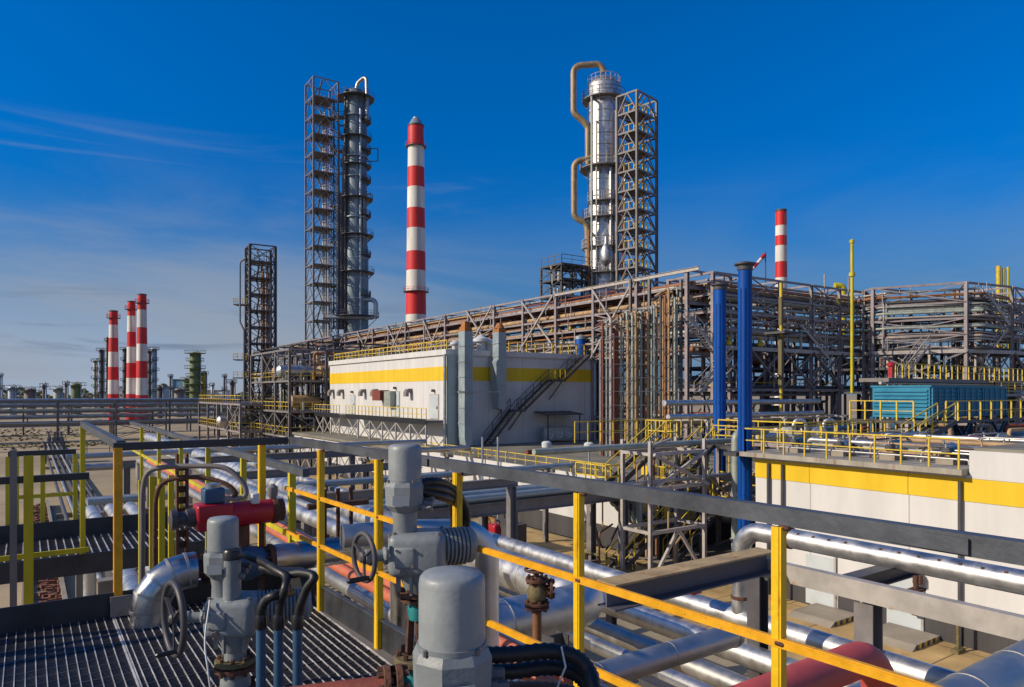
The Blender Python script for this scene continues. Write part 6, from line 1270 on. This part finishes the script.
# upper silver line with riser to the tee
yr = onX(741, 14).y
pp = [V((14, yr, 3.62)), V((14, yr, 5.76)), V((14, -8, 5.76))]; mb = pipe_mb(pp, .215, 30, .55, 2.4, 8, .04); mb.m = 1
for k in range(46):
    y = yr - 1.6 - k * .36; a = 2.35 + RN.uniform(-.03, .03)
    if k % 9 != 4: c = V((14 + .216 * math.cos(a), y, 5.76 + .216 * math.sin(a))); mb.obox(c, (.035, 0, 0), (0, .05, 0), (0, 0, .035))
tag(mb.build('pipe', [SILVS, RUST]), 'upper silver pipe turning down in a bright elbow to the tee', 'pipe')
mb = MB(); mb.tube([(14, yr, 4.1), (14, yr, 4.18)], .235, 28); mb.tube([(14, yr - 1.35, 5.76), (14, yr - 1.28, 5.76)], .24, 28); tag(mb.build('pipe_collar', RUST), 'rusty collar clamps on the upper silver pipe', 'clamp')
for k, y in enumerate((yr - 4, yr - 8)):
    mb = MB(); mb.tube([(14, y, 5.5), (14, y, 5.5 - .25)], .05, 8); mb.box(13.8, 14.2, y - .1, y + .1, 5.2, 5.25); tag(mb.build('pipe_shoe', RUST), 'small shoe under the upper silver pipe', 'pipe shoe', 'shoes under the upper pipe')
# light channel beam, dark beams and columns
mb = MB(); mb.box(12.0, 12.03, -6, onX(752, 12).y, 5.35, 5.70); mb.box(12.03, 12.18, -6, onX(752, 12).y, 5.35, 5.375); mb.box(12.03, 12.18, -6, onX(752, 12).y, 5.675, 5.70); tag(mb.build('channel_beam', mat('pale weathered beam', (.40, .37, .34), .65, 0, .22, 1.4, .16, (.34, .2, .07), streak=False)), 'pale weathered channel beam under the upper silver pipe', 'beam')
yb = 8.5; t = thing('cross_girder', (10, yb, 5.48), 'cross girder with shade-toned web and rusty sun-toned top flange beyond the railing', 'girder'); mb = MB(); mb.bar((7.75, yb, 5.50), (12.0, yb, 5.50), .42, .03); mb.bar((7.75, yb, 5.70), (12.0, yb, 5.70), .03, .36); mb.build('web', mat('girder shade tone', (.10, .10, .125), .5, 0, .2, 1.5, .1), t); MB().bar((7.75, yb, 5.90), (12.0, yb, 5.90), .44, .035).build('top_flange', mat('rusty flange sun tone', (.46, .33, .17), .75, 0, .25, 2, .3, (.36, .16, .05), bump=.2), t)  # web colour holds painted shade; flange colour mixes rust with painted sunlight
yc = 6.6; mb = MB(); mb.ibeam((12.24, yc, 0), (12.24, yc, 5.3), .34, .34, .03); tag(mb.build('yard_column', STEEL), 'tall grey column left of the far door at right', 'column')
mb = MB(); mb.ibeam((12.2, yc + .5, 5.46), (15.5, yc + .5, 5.46), .3, .3); tag(mb.build('cross_girder', STEELD), 'short dark girder under the upper silver pipe beside the tall column', 'girder')
mb = MB(); mb.ibeam((6.7, yb, 0), (6.7, yb, 5.28), .3, .3); tag(mb.build('yard_column', STEELD), 'dark column under the left end of the cross girder', 'column')
mb = MB(); mb.ibeam((12.4, 9.0, 0), (12.4, 9.0, 5.28), .3, .3); tag(mb.build('yard_column', STEELD), 'dark column under the right end of the cross girder', 'column')
p = onX(742, 17); t = thing('red_hydrant', p, 'small red hydrant on the ground by the tall silver riser', 'hydrant'); MB().lathe(p, [(.16, 0), (.16, .5), (.2, .55), (.2, .7), (.1, .82), (.02, .86)], n=16).build('barrel', REDA, t); MB().tube([p + UP * .5 - RGT * .35, p + UP * .5 + RGT * .35], .08, 12).build('outlet', REDA, t)
p = onX(690, 13.1); mb = MB(); mb.rbox(V((p.x, p.y, 4.35)), (.35, 0, 0), (0, .5, 0), (0, 0, .3), .06); tag(mb.build('red_junction_box', REDA), 'red junction box peeking above the silver pipes under the girder', 'box')
# cross lines near the right rail
mb = MB(); mb.tube([(2.0, 6.5, 5.5), (8.35, 6.5, 5.5)], .165, 28); mb.lathe((8.35, 6.5, 5.5), [(.165, 0), (.175, .0), (.175, .06), (.165, .06), (.15, .12), (.1, .17), (0, .19)], V((1, 0, 0)), 28); clad(mb, [V((2.0, 6.5, 5.5)), V((8.35, 6.5, 5.5))], .165, 1.3, 28, .04); tag(mb.build('pipe', SILVD), 'dull silver cross pipe with rounded end cap below the girder', 'pipe')
clpipe([(2.0, 5.7, 5.1), (8.0, 5.7, 5.1), (8.0, 5.7, 3)], .13, OLIV, 'olive brown cross pipe below the dull silver cross pipe', 2, .3, 24)
clpipe([(2.0, 5.0, 5.0), (9.2, 5.0, 5.0)], .15, SILV, 'silver cross pipe beneath the red one', 1.4, None, 24)
clpipe([(1.95, 4.55, 5.8), (8.7, 4.55, 5.8), (8.7, 4.55, 2.4)], .205, REDP, 'thick faded red pipe turning down near the right edge', 0, .55, 36)
clpipe([(3.2, 3.0, 6.05), (10.5, 3.0, 6.05)], .27, SILVD, 'large dull silver pipe cutting across the lower right corner', 1.1, None, 36, bw=.025)
clpipe([(2.0, 3.6, 5.35), (8, 3.6, 5.35)], .12, SILV, 'thin silver cross pipe between the red pipe and the corner pipe', 1.2, None, 24)
mb = MB()
for x in (3.2, 7.6): mb = MB(); mb.ibeam((x, 1.2, 4.6), (x, 7.6, 4.6), .24, .3); tag(mb.build('cross_bearer', STEELD), ('near' if x < 5 else 'far') + ' dark bearer under the cross pipes by the right rail', 'beam'); 
for x in (3.2, 7.6):
    for y in (1.4, 7.3): mb = MB(); mb.ibeam((x, y, 0), (x, y, 4.45), .24, .24); tag(mb.build('bearer_post', STEELD), 'dark post under the cross pipe bearers', 'column', 'posts under the cross pipe bearers')
